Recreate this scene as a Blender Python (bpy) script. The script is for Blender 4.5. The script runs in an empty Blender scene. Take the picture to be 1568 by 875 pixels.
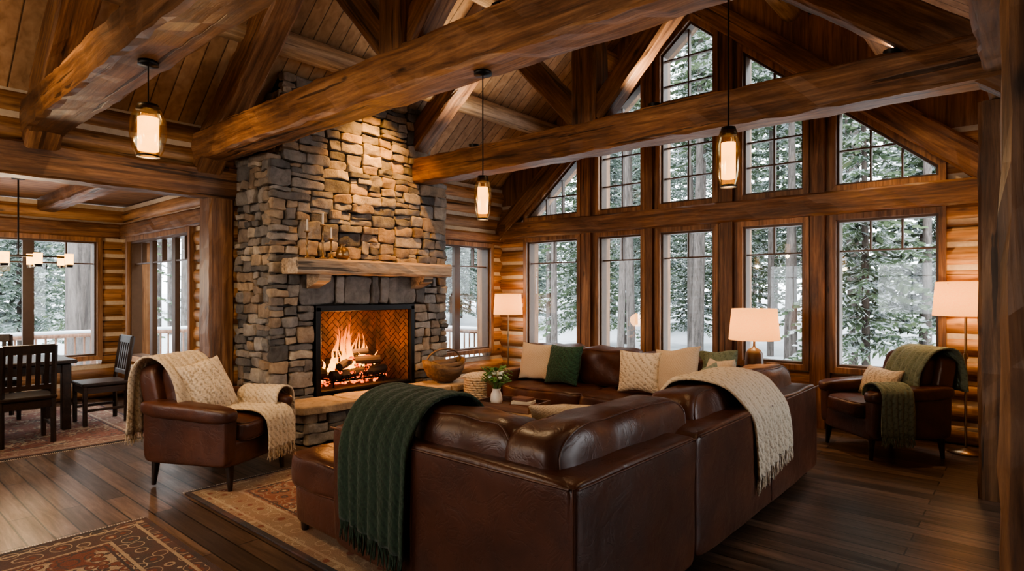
import bpy, bmesh, math, random
from mathutils import Vector, Matrix, noise
R = random.Random(7)
SC = bpy.context.scene
COL = SC.collection
V = Vector
pi = math.pi

# ------------------------------------------------------------------ materials
class NT:
    def __init__(s, name):
        s.m = bpy.data.materials.new(name); s.m.use_nodes = True
        s.t = s.m.node_tree; s.t.nodes.clear()
        s.out = s.t.nodes.new('ShaderNodeOutputMaterial')
    def n(s, typ, ins=None, **props):
        nd = s.t.nodes.new(typ)
        for k, v in props.items(): setattr(nd, k, v)
        for k, v in (ins or {}).items():
            so = nd.inputs[k]
            if isinstance(v, bpy.types.NodeSocket): s.t.links.new(v, so)
            else:
                if so.type == 'RGBA' and len(v) == 3: v = (*v, 1)
                so.default_value = v
        return nd
    def math(s, op, a, b=0.0, c=None):
        d = {0: a, 1: b}
        if c is not None: d[2] = c
        return s.n('ShaderNodeMath', d, operation=op).outputs[0]
    def mix(s, f, a, b, blend='MIX'):
        return s.n('ShaderNodeMix', {0: f, 6: a, 7: b}, data_type='RGBA', blend_type=blend).outputs[2]
    def ramp(s, f, stops, interp='LINEAR'):
        nd = s.n('ShaderNodeValToRGB', {0: f}); cr = nd.color_ramp; cr.interpolation = interp
        while len(cr.elements) < len(stops): cr.elements.new(0.5)
        for e, (p, c) in zip(cr.elements, stops):
            e.position = p
            e.color = (c, c, c, 1) if isinstance(c, (int, float)) else (*c, 1)
        return nd.outputs[0]
    def coord(s, kind='Object', scale=(1, 1, 1), rot=(0, 0, 0)):
        tc = s.n('ShaderNodeTexCoord').outputs[kind]
        return s.n('ShaderNodeMapping', {'Vector': tc, 'Scale': scale, 'Rotation': rot}).outputs[0]
    def noise(s, vec, scale, detail=4, rough=.5, dist=0.0):
        return s.n('ShaderNodeTexNoise', {'Vector': vec, 'Scale': scale, 'Detail': detail, 'Roughness': rough, 'Distortion': dist}).outputs[0]
    def bump(s, h, st=.3, d=.01, nrm=None):
        i = {'Height': h, 'Strength': st, 'Distance': d}
        if nrm is not None: i['Normal'] = nrm
        return s.n('ShaderNodeBump', i).outputs[0]
    def tint(s):
        return s.n('ShaderNodeAttribute', attribute_name='tint').outputs['Fac']
    def bsdf(s, **k):
        ins = {a.replace('_', ' '): b for a, b in k.items()}
        p = s.n('ShaderNodeBsdfPrincipled', ins)
        s.t.links.new(p.outputs[0], s.out.inputs[0]); return p
    def surf(s, sock): s.t.links.new(sock, s.out.inputs[0])

AX = {'X': (0.7, 9, 9), 'Y': (9, 0.7, 9), 'Z': (9, 9, 0.7)}
def wood(name, dark, mid, light, axis='X', rough=.5, plank=None, var=.35, knots=True, bump=.35, rnd=False):
    t = NT(name)
    a = AX[axis]
    def crd(sc):
        c = t.n('ShaderNodeTexCoord').outputs['Object']
        if rnd:  # every timber gets its own piece of grain
            r = t.n('ShaderNodeObjectInfo').outputs['Random']
            off = t.n('ShaderNodeCombineXYZ', {0: t.math('MULTIPLY', r, 37.0), 1: t.math('MULTIPLY', r, 11.0), 2: t.math('MULTIPLY', r, 23.0)}).outputs[0]
            c = t.n('ShaderNodeVectorMath', {0: c, 1: off}, operation='ADD').outputs[0]
        return t.n('ShaderNodeMapping', {'Vector': c, 'Scale': sc}).outputs[0]
    det = 3 if plank else 8
    g = t.noise(crd(a), 1.6, det, .7 if not plank else .5, .5)
    col = t.ramp(g, [(.32, dark), (.5, mid), (.68, light)] if not plank else [(.2, dark), (.5, mid), (.8, light)])
    big = t.noise(crd(tuple(.35 if x < 1 else 1.5 for x in a)), 1.3, 3, .5)
    col = t.mix(.5 if not plank else .25, col, t.ramp(big, [(.3, .6), (.7, 1.3)]), 'MULTIPLY')
    if not plank:
        fine = t.noise(crd(tuple(1.2 if x < 1 else 45 for x in a)), 1.0, 3, .6)
        col = t.mix(.6, col, t.ramp(fine, [(.35, .5), (.6, 1.2)]), 'MULTIPLY')
    col = t.mix(1.0, col, t.ramp(t.tint(), [(0, 1 - var), (1, 1 + var * .5)]), 'MULTIPLY')
    h = g
    if knots:
        vo = t.n('ShaderNodeTexVoronoi', {'Vector': crd(tuple(1.2 if x < 1 else 3.2 for x in a)), 'Scale': 1.3}).outputs['Distance']
        k = t.ramp(vo, [(.03, .15), (.09, 1.0)])
        col = t.mix(.9, col, k, 'MULTIPLY')
        ck = t.noise(crd(tuple(.45 if x < 1 else 13 for x in a)), 1.1, 3, .5, .3)
        cr = t.ramp(ck, [(.335, .12), (.365, 1.0)])
        col = t.mix(.85, col, cr, 'MULTIPLY')
        h = t.math('ADD', g, cr)
    if plank:
        pa, w = plank
        sx = t.n('ShaderNodeSeparateXYZ', {0: t.n('ShaderNodeTexCoord').outputs['Object']}).outputs[pa]
        q = t.math('DIVIDE', sx, w)
        fr = t.math('FRACT', q)
        wn = t.n('ShaderNodeTexWhiteNoise', {'W': t.math('FLOOR', q)}, noise_dimensions='1D').outputs['Value']
        col = t.mix(1.0, col, t.ramp(wn, [(0, .75), (1, 1.15)]), 'MULTIPLY')
        gr = t.ramp(fr, [(0, .0), (.07, 1), (.93, 1), (1, 0)])
        col = t.mix(1.0, col, t.ramp(gr, [(0, .06), (.8, 1)]), 'MULTIPLY')
        h = gr
    t.bsdf(Base_Color=col, Roughness=rough, Normal=t.bump(h, bump, .012))
    return t.m

BD, BM, BL = (.065, .028, .013), (.215, .104, .046), (.40, .215, .102)
LD, LM, LL = (.155, .070, .029), (.42, .222, .097), (.60, .36, .175)
M_beam = wood('beam_wood', BD, BM, BL, 'X', .45, rnd=True)
M_log_x = wood('log_wood_x', LD, LM, LL, 'X', .46, bump=.25)
M_log_y = wood('log_wood_y', LD, LM, LL, 'Y', .46, bump=.25)
M_purlin = wood('pale_log_wood', (.24, .15, .085), (.56, .39, .24), (.72, .54, .36), 'Y', .5)
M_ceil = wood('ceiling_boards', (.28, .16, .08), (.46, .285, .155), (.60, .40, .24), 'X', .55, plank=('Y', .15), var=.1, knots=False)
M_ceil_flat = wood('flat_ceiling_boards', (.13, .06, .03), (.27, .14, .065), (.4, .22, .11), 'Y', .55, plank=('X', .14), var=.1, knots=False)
M_post = wood('post_wood', BD, BM, BL, 'Z', .45)
M_casing = wood('casing_wood', (.12, .055, .025), (.31, .158, .073), (.46, .26, .13), 'Z', .42, knots=False, bump=.15)
M_mantel = wood('mantel_wood', (.15, .10, .065), (.38, .28, .19), (.52, .41, .285), 'Y', .6)
M_darkwood = wood('dark_wood', (.012, .008, .006), (.030, .017, .011), (.05, .028, .018), 'X', .35, knots=False, bump=.1)
M_oak = wood('oak_wood', (.2, .13, .08), (.42, .30, .19), (.55, .42, .29), 'X', .45, knots=False, bump=.1)
M_deck = wood('deck_wood', (.10, .05, .03), (.22, .12, .075), (.3, .17, .11), 'Z', .6, knots=False)

def simple(name, c, rough=.5, metal=0, bumpsc=0, **k):
    t = NT(name)
    n = t.noise(t.coord(), bumpsc or 20, 4)
    col = t.mix(.35, c, t.ramp(n, [(.3, .7), (.7, 1.2)]), 'MULTIPLY')
    t.bsdf(Base_Color=col, Roughness=rough, Metallic=metal, Normal=t.bump(n, .15 if bumpsc else .03, .004), **k)
    return t.m
def barkm(name, c):
    t = NT(name)
    n = t.noise(t.coord('Object', (14, 14, 2.5)), 1.0, 6, .7, .5)
    col = t.mix(.9, c, t.ramp(n, [(.35, .35), (.65, 1.5)]), 'MULTIPLY')
    t.bsdf(Base_Color=col, Roughness=.95, Normal=t.bump(n, .6, .03))
    return t.m
M_sash = simple('dark_sash', (.085, .048, .028), .4)
M_black = simple('black_metal', (.012, .011, .011), .4, .6)
M_brass = simple('aged_brass', (.30, .20, .11), .35, .9)
M_chink = simple('chinking', (.62, .54, .43), .9, 0, 30)
M_mortar = simple('mortar', (.045, .040, .035), .95, 0, 30)
M_soot = simple('sooty_shell', (.02, .016, .014), .95, 0, 30)
M_snow = simple('snow', (.64, .68, .72), .8, 0, 3)
M_ceramic = simple('white_ceramic', (.70, .66, .60), .3)
M_pages = simple('book_paper', (.5, .44, .36), .8)
M_book = simple('book_cover', (.13, .05, .03), .6)
M_leaf = simple('leaf_green', (.09, .20, .05), .5)
M_petal = simple('white_petals', (.75, .77, .68), .6)
M_char = simple('charred_log', (.03, .02, .015), .9, 0, 12)
M_logbark = simple('firewood_bark', (.12, .08, .055), .95, 0, 9)
M_bark = barkm('bark', (.06, .047, .039))
M_barkgrey = barkm('grey_bark', (.105, .090, .081))

def mk_leather():
    t = NT('brown_leather')
    o = t.coord()
    n = t.noise(o, 2.5, 5, .6, .4)
    f = t.n('ShaderNodeTexVoronoi', {'Vector': o, 'Scale': 220.0}).outputs['Distance']
    w = t.noise(o, 4.5, 2, .5, .5)
    cr = t.noise(o, 7.0, 4, .6, 1.0)
    fold = t.math('ABSOLUTE', t.math('SUBTRACT', cr, .5))
    col = t.ramp(n, [(.3, (.036, .0128, .0078)), (.55, (.074, .027, .0155)), (.8, (.135, .055, .032))])
    col = t.mix(.35, col, t.ramp(fold, [(0, .55), (.03, 1.0)]), 'MULTIPLY')
    b = t.bump(w, .3, .03)
    b = t.bump(t.ramp(fold, [(0, 0), (.05, 1)]), .14, .006, b)
    b = t.bump(f, .12, .001, b)
    t.bsdf(Base_Color=col, Roughness=t.ramp(n, [(.3, .42), (.8, .30)]), Normal=b)
    return t.m
M_leather = mk_leather()

def knit(name, c, sc=55, ramp=.55, st=.8):
    t = NT(name)
    o = t.coord('Object')
    w1 = t.n('ShaderNodeTexWave', {'Vector': o, 'Scale': sc / 6, 'Distortion': 3.0, 'Detail': 2.0, 'Detail Scale': 3.0}, bands_direction='DIAGONAL').outputs['Fac']
    w2 = t.n('ShaderNodeTexVoronoi', {'Vector': o, 'Scale': float(sc)}).outputs['Distance']
    h = t.math('ADD', t.math('MULTIPLY', w1, .6), w2)
    col = t.mix(1.0, c, t.ramp(h, [(.2, ramp), (.8, 1.1)]), 'MULTIPLY')
    t.bsdf(Base_Color=col, Roughness=.9, Normal=t.bump(h, st, .008), Sheen_Weight=.1)
    return t.m
M_cream = knit('cream_knit', (.56, .47, .36))
M_creamthrow = knit('cream_throw', (.50, .42, .32), 70, .6, .5)
M_green = knit('green_knit', (.012, .031, .017), 60, .6, .5)
M_greenp = knit('green_pillow_knit', (.012, .05, .028), 60, .5, .9)
M_sage = knit('sage_throw', (.14, .17, .12), 60, .6, .5)
M_beige = knit('beige_linen', (.48, .38, .28), 160, .85, .3)
M_wicker = knit('wicker', (.44, .35, .25), 45, .4, 1.0)

def mk_stone():
    t = NT('field_stone')
    o = t.coord()
    n = t.noise(o, 9, 8, .68, .3)
    m = t.noise(o, 2.5, 3, .5)
    base = t.ramp(t.tint(), [(0, (.095, .094, .093)), (.18, (.20, .195, .19)), (.36, (.33, .305, .275)), (.50, (.24, .185, .14)),
                             (.66, (.42, .33, .235)), (.80, (.17, .168, .165)), (.9, (.30, .29, .28)), (1, (.46, .405, .33))])
    col = t.mix(1, base, t.ramp(n, [(.25, .45), (.75, 1.35)]), 'MULTIPLY')
    col = t.mix(.5, col, t.ramp(m, [(.3, (.6, .6, .62)), (.7, (1.2, 1.1, .95))]), 'MULTIPLY')
    t.bsdf(Base_Color=col, Roughness=.85, Normal=t.bump(n, .9, .022))
    return t.m
M_stone = mk_stone()

def mk_brick():
    t = NT('firebrick')
    n = t.noise(t.coord(), 20, 4)
    big = t.noise(t.coord(), 3, 3)
    col = t.mix(1, t.ramp(t.tint(), [(0, (.09, .032, .015)), (1, (.15, .062, .028))]), t.ramp(n, [(.3, .6), (.7, 1.2)]), 'MULTIPLY')
    col = t.mix(t.ramp(big, [(.38, 0), (.62, .85)]), col, (.02, .014, .011))
    t.bsdf(Base_Color=col, Roughness=.9, Normal=t.bump(n, .4, .01))
    return t.m
M_brick = mk_brick()

def mk_floor():
    t = NT('floor_planks')
    o = t.coord()
    br = t.n('ShaderNodeTexBrick', {'Vector': o, 'Color1': (.40, .40, .40), 'Color2': (1.5, 1.42, 1.32), 'Mortar': (.06, .06, .06), 'Scale': 1.0,
             'Mortar Size': .005, 'Brick Width': 1.5, 'Row Height': .135, 'Bias': 0.0}, offset=.37, offset_frequency=2)
    g = t.noise(t.coord('Object', (1.1, 13, 1)), 1.5, 8, .7, .6)
    col = t.ramp(g, [(.28, (.034, .022, .016)), (.5, (.082, .054, .039)), (.74, (.16, .11, .081))])
    col = t.mix(1, col, br.outputs['Color'], 'MULTIPLY')
    h = t.math('SUBTRACT', t.math('MULTIPLY', g, .45), br.outputs['Fac'])
    t.bsdf(Base_Color=col, Roughness=t.ramp(g, [(.2, .42), (.8, .28)]), Normal=t.bump(h, .35, .006))
    return t.m
M_floor = mk_floor()

def mk_rug(name, hx, hy, field, border, accent):
    t = NT(name)
    s = t.n('ShaderNodeSeparateXYZ', {0: t.n('ShaderNodeTexCoord').outputs['Object']})
    ax = t.math('ABSOLUTE', s.outputs['X']); ay = t.math('ABSOLUTE', s.outputs['Y'])
    d = t.math('MINIMUM', t.math('SUBTRACT', hx, ax), t.math('SUBTRACT', hy, ay))
    cv = t.n('ShaderNodeCombineXYZ', {0: ax, 1: ay, 2: 0.0}).outputs[0]
    v1 = t.n('ShaderNodeTexVoronoi', {'Vector': cv, 'Scale': 9.0, 'Randomness': .55}).outputs['Distance']
    v2 = t.n('ShaderNodeTexVoronoi', {'Vector': cv, 'Scale': 17.0, 'Randomness': .8}).outputs['Distance']
    cream = (.36, .29, .21); navy = (.035, .037, .045)
    f1 = t.ramp(v1, [(0, cream), (.13, accent), (.25, navy), (.33, field), (.52, border), (.60, field)], 'CONSTANT')
    f2 = t.ramp(v2, [(0, accent), (.15, cream), (.28, field), (.5, navy), (.58, cream)], 'CONSTANT')
    fieldc = t.mix(t.ramp(t.noise(cv, 3.0, 2), [(.47, 0), (.5, 1)]), f1, f2)
    bc = t.ramp(v1, [(0, cream), (.12, field), (.26, border), (.45, cream), (.5, border)], 'CONSTANT')
    inb = t.ramp(d, [(0, 1), (.30, 0)], 'CONSTANT')
    col = t.mix(inb, fieldc, bc)
    line = t.ramp(d, [(0, 1), (.035, 0), (.075, 1), (.095, 0), (.27, 1), (.29, 0), (.31, 1), (.325, 0)], 'CONSTANT')
    col = t.mix(line, col, t.ramp(d, [(0, navy), (.06, cream), (.2, cream), (.3, navy)], 'CONSTANT'))
    n = t.noise(t.coord(), 160, 2)
    n2 = t.noise(t.coord(), 5, 4)
    col = t.mix(1, col, t.ramp(n, [(.3, .6), (.7, 1.15)]), 'MULTIPLY')
    col = t.mix(t.ramp(n2, [(.35, 0), (.7, .4)]), col, field)
    t.bsdf(Base_Color=col, Roughness=.95, Normal=t.bump(n, .5, .004))
    return t.m

def mk_glass(name, tc, gc, f, ro):
    t = NT(name)
    tr = t.n('ShaderNodeBsdfTransparent', {'Color': tc})
    gl = t.n('ShaderNodeBsdfGlossy', {'Roughness': ro, 'Color': gc})
    mx = t.n('ShaderNodeMixShader', {0: f, 1: tr.outputs[0], 2: gl.outputs[0]})
    t.surf(mx.outputs[0]); return t.m
M_glass = mk_glass('window_glass', (.99, 1, 1), (1, 1, 1), .03, .02)
M_lampglass = mk_glass('clear_lamp_glass', (.88, .80, .66), (1, .8, .5), .18, .15)
def emis(name, c, st):
    t = NT(name)
    n = t.noise(t.coord(), 12, 2)
    e = t.n('ShaderNodeEmission', {'Color': c, 'Strength': t.math('MULTIPLY', t.ramp(n, [(.3, .85), (.7, 1.1)]), st)})
    t.surf(e.outputs[0]); return t.m
M_glow = emis('frosted_glow', (1, .45, .10), 4.6)
M_bulb = emis('bulb_glow', (1, .7, .35), 12)
def mk_ember():
    t = NT('ember')
    n = t.noise(t.coord(), 25, 4, .6)
    e2 = t.n('ShaderNodeEmission', {'Color': t.ramp(n, [(.42, (.02, .003, 0)), (.52, (1, .10, .01)), (.68, (1, .38, .06))]), 'Strength': 1.8})
    t.surf(e2.outputs[0]); return t.m
M_ember = mk_ember()
def mk_flame():
    t = NT('flame')
    g = t.n('ShaderNodeSeparateXYZ', {0: t.n('ShaderNodeTexCoord').outputs['Object']}).outputs['Z']
    n = t.noise(t.coord('Object', (9, 9, 3)), 2.0, 3, .5, 1.0)
    h = t.math('ADD', g, t.math('MULTIPLY', t.math('SUBTRACT', n, .5), .3))
    col = t.ramp(h, [(0, (1, .43, .07)), (.22, (1, .28, .03)), (.5, (1, .12, .01))])
    st = t.math('MULTIPLY', t.ramp(h, [(0, .9), (.2, .75), (.5, .3)]), 4.2)
    e = t.n('ShaderNodeEmission', {'Color': col, 'Strength': st})
    tr = t.n('ShaderNodeBsdfTransparent')
    f = t.ramp(t.math('ADD', t.math('MULTIPLY', h, 1.1), t.math('MULTIPLY', n, .6)), [(.35, .25), (.95, 1)])
    mx = t.n('ShaderNodeMixShader', {0: f, 1: e.outputs[0], 2: tr.outputs[0]})
    t.surf(mx.outputs[0]); return t.m
M_flame = mk_flame()
def mk_shade():
    t = NT('linen_lampshade')
    n = t.noise(t.coord('Object', (1, 1, 1)), 90, 2)
    c = t.ramp(n, [(.3, (.68, .46, .25)), (.7, (.78, .56, .34))])
    d = t.n('ShaderNodeBsdfDiffuse', {'Color': c}); tl = t.n('ShaderNodeBsdfTranslucent', {'Color': c})
    mx = t.n('ShaderNodeMixShader', {0: .6, 1: d.outputs[0], 2: tl.outputs[0]})
    e = t.n('ShaderNodeEmission', {'Color': (1, .50, .17), 'Strength': .5})
    ad = t.n('ShaderNodeAddShader', {0: mx.outputs[0], 1: e.outputs[0]})
    t.surf(ad.outputs[0]); return t.m
M_shade = mk_shade()
def mk_needles(name, c0, c1, lo, hi, snow):
    t = NT(name)
    nz = t.n('ShaderNodeSeparateXYZ', {0: t.n('ShaderNodeNewGeometry').outputs['True Normal']}).outputs['Z']
    n = t.noise(t.coord(), 5.0, 4, .65)
    sn = t.math('ADD', t.math('MULTIPLY', t.math('ABSOLUTE', nz), .45), t.math('MULTIPLY', n, 1.0))
    f = t.ramp(sn, [(lo, 0), (hi, 1)])
    g = t.ramp(t.tint(), [(0, c0), (1, c1)])
    t.bsdf(Base_Color=t.mix(f, g, snow), Roughness=.8)
    return t.m
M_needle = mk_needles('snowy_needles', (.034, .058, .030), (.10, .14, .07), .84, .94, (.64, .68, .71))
M_needle_far = mk_needles('hazed_needles', (.085, .12, .09), (.19, .24, .18), .83, .97, (.64, .68, .71))  # paler needles for far trees: distance haze painted into the colour

# ------------------------------------------------------------------ mesh builder
def basis(d):
    d = d.normalized()
    up = V((0, 0, 1)) if abs(d.z) < .95 else V((1, 0, 0))
    y = up.cross(d).normalized(); z = d.cross(y)
    return Matrix((d, y, z)).transposed()
def RZ(a): return Matrix.Rotation(a, 3, 'Z')
def RX(a): return Matrix.Rotation(a, 3, 'X')
def RY(a): return Matrix.Rotation(a, 3, 'Y')
I3 = Matrix.Identity(3)

class G:
    def __init__(s): s.v = []; s.f = []; s.m = []; s.s = []; s.t = []
    def add(s, vs, fs, mi=0, sm=False, tint=None):
        b = len(s.v); s.v += [tuple(x) for x in vs]
        if tint is None: tint = R.random()
        for f in fs:
            s.f.append(tuple(b + i for i in f)); s.m.append(mi); s.s.append(sm); s.t.append(tint)
    def hexa(s, p, mi=0, tint=None):
        s.add(p, [(0, 3, 2, 1), (4, 5, 6, 7), (0, 1, 5, 4), (1, 2, 6, 5), (2, 3, 7, 6), (3, 0, 4, 7)], mi, False, tint)
    def box(s, c, sz, rot=I3, mi=0, tint=None):
        c = V(c); x, y, z = sz[0] / 2, sz[1] / 2, sz[2] / 2
        s.hexa([c + rot @ V(q) for q in [(-x, -y, -z), (x, -y, -z), (x, y, -z), (-x, y, -z), (-x, -y, z), (x, -y, z), (x, y, z), (-x, y, z)]], mi, tint)
    def cbox(s, c, sz, rot=I3, mi=0, ch=.01, tint=None):
        s.sbox(c, sz, rot, 1, mi, sm=False, ch=ch, tint=tint)
    def sbox(s, c, sz, rot=I3, n=5, mi=0, k=6.0, sm=True, ch=None, disp=0, fr=6, tint=None, top=None):
        c = V(c)
        if ch is not None:
            hx, hy, hz = sz[0] / 2, sz[1] / 2, sz[2] / 2
            vs = []; idx = {}
            for a in (-1, 1):
                for b in (-1, 1):
                    for d in (-1, 1):
                        for ax in range(3):
                            q = [a * (hx - ch), b * (hy - ch), d * (hz - ch)]
                            q[ax] += (a, b, d)[ax] * ch
                            idx[(a, b, d, ax)] = len(vs); vs.append(c + rot @ V(q))
            fs = []
            for ax in range(3):
                o1, o2 = [i for i in range(3) if i != ax]
                for sg in (-1, 1):
                    f = []
                    for (p, q) in ((-1, -1), (1, -1), (1, 1), (-1, 1)):
                        kk = [0, 0, 0]; kk[ax] = sg; kk[o1] = p; kk[o2] = q
                        f.append(idx[(*kk, ax)])
                    fs.append(f)
            for ax in range(3):
                o1, o2 = [i for i in range(3) if i != ax]
                for p in (-1, 1):
                    for q in (-1, 1):
                        k1 = [0, 0, 0]; k1[ax] = -1; k1[o1] = p; k1[o2] = q
                        k2 = list(k1); k2[ax] = 1
                        fs.append([idx[(*k1, o1)], idx[(*k2, o1)], idx[(*k2, o2)], idx[(*k1, o2)]])
            for a in (-1, 1):
                for b in (-1, 1):
                    for d in (-1, 1):
                        fs.append([idx[(a, b, d, 0)], idx[(a, b, d, 1)], idx[(a, b, d, 2)]])
            s.add(vs, fs, mi, False, tint); return
        idx = {}; vs = []
        seed = V((R.random() * 50, R.random() * 50, R.random() * 50)) if disp else None
        def vid(i, j, l):
            key = (i, j, l)
            if key in idx: return idx[key]
            a, b, d = [math.sin(q / n * pi / 2) for q in key]
            r = (abs(a) ** k + abs(b) ** k + abs(d) ** k) ** (1 / k)
            p = V((a / r * sz[0] / 2, b / r * sz[1] / 2, d / r * sz[2] / 2))
            if top: p = top(p)
            p = c + rot @ p
            if disp: p = p + noise.noise_vector(p * fr + seed) * disp
            idx[key] = len(vs); vs.append(p); return idx[key]
        fs = []
        for ax in range(3):
            for sg in (-n, n):
                for i in range(-n, n):
                    for j in range(-n, n):
                        q = []
                        for (di, dj) in ((0, 0), (1, 0), (1, 1), (0, 1)):
                            kk = [0, 0, 0]; kk[ax] = sg; kk[(ax + 1) % 3] = i + di; kk[(ax + 2) % 3] = j + dj
                            q.append(vid(*kk))
                        fs.append(q if sg > 0 else q[::-1])
        s.add(vs, fs, mi, sm, tint)
        return seed
    def cyl(s, p0, p1, r0, r1=None, n=12, mi=0, cap=True, sm=True, tint=None):
        if r1 is None: r1 = r0
        s.tube([p0, p1], [r0, r1], n, mi, cap, sm, tint)
    def tube(s, pts, rad, n=10, mi=0, cap=True, sm=True, tint=None, sq=(1, 1)):
        pts = [V(p) for p in pts]
        if not isinstance(rad, (list, tuple)): rad = [rad] * len(pts)
        vs = []
        for i, p in enumerate(pts):
            d = pts[min(i + 1, len(pts) - 1)] - pts[max(i - 1, 0)]
            B = basis(d)
            for k in range(n):
                a = 2 * pi * k / n
                vs.append(p + B @ V((0, math.cos(a) * rad[i] * sq[0], math.sin(a) * rad[i] * sq[1])))
        fs = []
        for i in range(len(pts) - 1):
            for k in range(n):
                k2 = (k + 1) % n
                fs.append((i * n + k, i * n + k2, (i + 1) * n + k2, (i + 1) * n + k))
        if tint is None: tint = R.random()
        s.add(vs, fs, mi, sm, tint)
        if cap:
            s.add(vs[:n], [tuple(range(n))], mi, False, tint)
            s.add(vs[-n:], [tuple(range(n))], mi, False, tint)
    def welt(s, c, sz, rot, ax, frac, k, r=.006, seed=None, disp=0, fr=5):
        """piping running round a cushion at +-frac along axis ax"""
        c = V(c); o1, o2 = [i for i in range(3) if i != ax]
        sc = (1 - frac ** k) ** (1 / k)
        for sg in (-1, 1):
            pts = []
            for i in range(49):
                a = 2 * pi * i / 48; ca, sa = math.cos(a), math.sin(a)
                p = [0, 0, 0]
                p[o1] = sz[o1] / 2 * sc * math.copysign(abs(ca) ** (2 / k), ca)
                p[o2] = sz[o2] / 2 * sc * math.copysign(abs(sa) ** (2 / k), sa)
                p[ax] = sg * frac * sz[ax] / 2
                q = c + rot @ V(p)
                if seed is not None: q = q + noise.noise_vector(q * fr + seed) * disp
                pts.append(q)
            s.tube(pts, r, 6, 0, False)
    def lathe(s, prof, c=(0, 0, 0), n=24, mi=0, sm=True, tint=None):
        c = V(c); vs = []
        for (r, z) in prof:
            for k in range(n):
                a = 2 * pi * k / n; vs.append(c + V((r * math.cos(a), r * math.sin(a), z)))
        fs = []
        for i in range(len(prof) - 1):
            for k in range(n):
                k2 = (k + 1) % n
                fs.append((i * n + k, i * n + k2, (i + 1) * n + k2, (i + 1) * n + k))
        s.add(vs, fs, mi, sm, tint)
    def prism(s, poly, t0, t1, P, mi=0, tint=None):
        n = len(poly)
        vs = [P(a, b, t0) for a, b in poly] + [P(a, b, t1) for a, b in poly]
        fs = [tuple(range(n)), tuple(range(n, 2 * n))[::-1]] + [(i, (i + 1) % n, n + (i + 1) % n, n + i) for i in range(n)]
        s.add(vs, fs, mi, False, tint)
    def pillow(s, c, w, h, t, rot=I3, mi=0, n=14, tint=None):
        c = V(c); vs = []; fs = []; sd = V((R.random() * 40,) * 3)
        for side in (1, -1):
            for i in range(n + 1):
                for j in range(n + 1):
                    u = math.sin((i / n * 2 - 1) * pi / 2); v = math.sin((j / n * 2 - 1) * pi / 2)
                    th = (max(0, 1 - u * u) * max(0, 1 - v * v)) ** .42
                    x = w / 2 * u * (1 - .09 * (1 - v * v)); y = h / 2 * v * (1 - .09 * (1 - u * u))
                    p = V((x, y, side * t / 2 * th))
                    p += noise.noise_vector(p * 7 + sd) * .016
                    if i in (0, n) or j in (0, n): p.z *= 0.3
                    vs.append(c + rot @ p)
        m = (n + 1) ** 2
        for i in range(n):
            for j in range(n):
                a = i * (n + 1) + j
                fs.append((a, a + n + 1, a + n + 2, a + 1))
                fs.append((m + a, m + a + 1, m + a + n + 2, m + a + n + 1))
        s.add(vs, fs, mi, True, tint)
    def obj(s, name, mats, parent=None, loc=(0, 0, 0), rot=(0, 0, 0), weld=False):
        me = bpy.data.meshes.new(name)
        me.from_pydata(s.v, [], s.f)
        for m in (mats if isinstance(mats, (list, tuple)) else [mats]): me.materials.append(m)
        me.polygons.foreach_set('material_index', s.m)
        me.polygons.foreach_set('use_smooth', s.s)
        a = me.attributes.new('tint', 'FLOAT', 'FACE'); a.data.foreach_set('value', s.t)
        me.update()
        if weld:
            bm = bmesh.new(); bm.from_mesh(me); bmesh.ops.remove_doubles(bm, verts=bm.verts, dist=1e-4)
            bmesh.ops.recalc_face_normals(bm, faces=bm.faces); bm.to_mesh(me); bm.free()
        o = bpy.data.objects.new(name, me); COL.objects.link(o)
        o.location = loc; o.rotation_euler = rot
        if parent: o.parent = parent
        return o
def empty(name, loc=(0, 0, 0), rz=0, parent=None):
    o = bpy.data.objects.new(name, None); COL.objects.link(o); o.location = loc; o.rotation_euler = (0, 0, rz)
    o.empty_display_size = .1
    if parent: o.parent = parent
    return o
WARM = (1, .70, .40)
def light(name, kind, loc, energy, color=WARM, size=.05, parent=None, target=None, angle=60, blend=.6):
    l = bpy.data.lights.new(name, kind); l.energy = energy; l.color = color
    if kind in ('POINT', 'SPOT'): l.shadow_soft_size = size
    if kind == 'SPOT': l.spot_size = math.radians(angle); l.spot_blend = blend
    o = bpy.data.objects.new(name, l); COL.objects.link(o); o.location = loc
    if target is not None: o.rotation_euler = (V(target) - V(loc)).to_track_quat('-Z', 'Y').to_euler()
    if parent: o.parent = parent
    return o

def beam(name, p0, p1, w, h, mat=None, parent=None, hew=.006):
    """hewn timber: local X = length"""
    p0, p1 = V(p0), V(p1); L = (p1 - p0).length; B = basis(p1 - p0)
    g = G(); ch = .022; n = max(2, int(L / .13))
    prof = [(-w / 2, -h / 2 + ch), (-w / 2 + ch, -h / 2), (0, -h / 2), (w / 2 - ch, -h / 2), (w / 2, -h / 2 + ch), (w / 2, 0),
            (w / 2, h / 2 - ch), (w / 2 - ch, h / 2), (0, h / 2), (-w / 2 + ch, h / 2), (-w / 2, h / 2 - ch), (-w / 2, 0)]
    vs = []; m = len(prof)
    for i in range(n + 1):
        for (a, b) in prof:
            vs.append(V((-L / 2 + L * i / n, a + R.uniform(-hew, hew), b + R.uniform(-hew, hew))))
    fs = [(i * m + k, i * m + (k + 1) % m, (i + 1) * m + (k + 1) % m, (i + 1) * m + k) for i in range(n) for k in range(m)]
    fs += [tuple(range(m)), tuple(range(n * m, n * m + m))]
    g.add(vs, fs)
    o = g.obj(name, mat or M_beam)
    o.matrix_world = Matrix.Translation((p0 + p1) / 2) @ B.to_4x4()
    if parent: o.parent = parent
    return o

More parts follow.
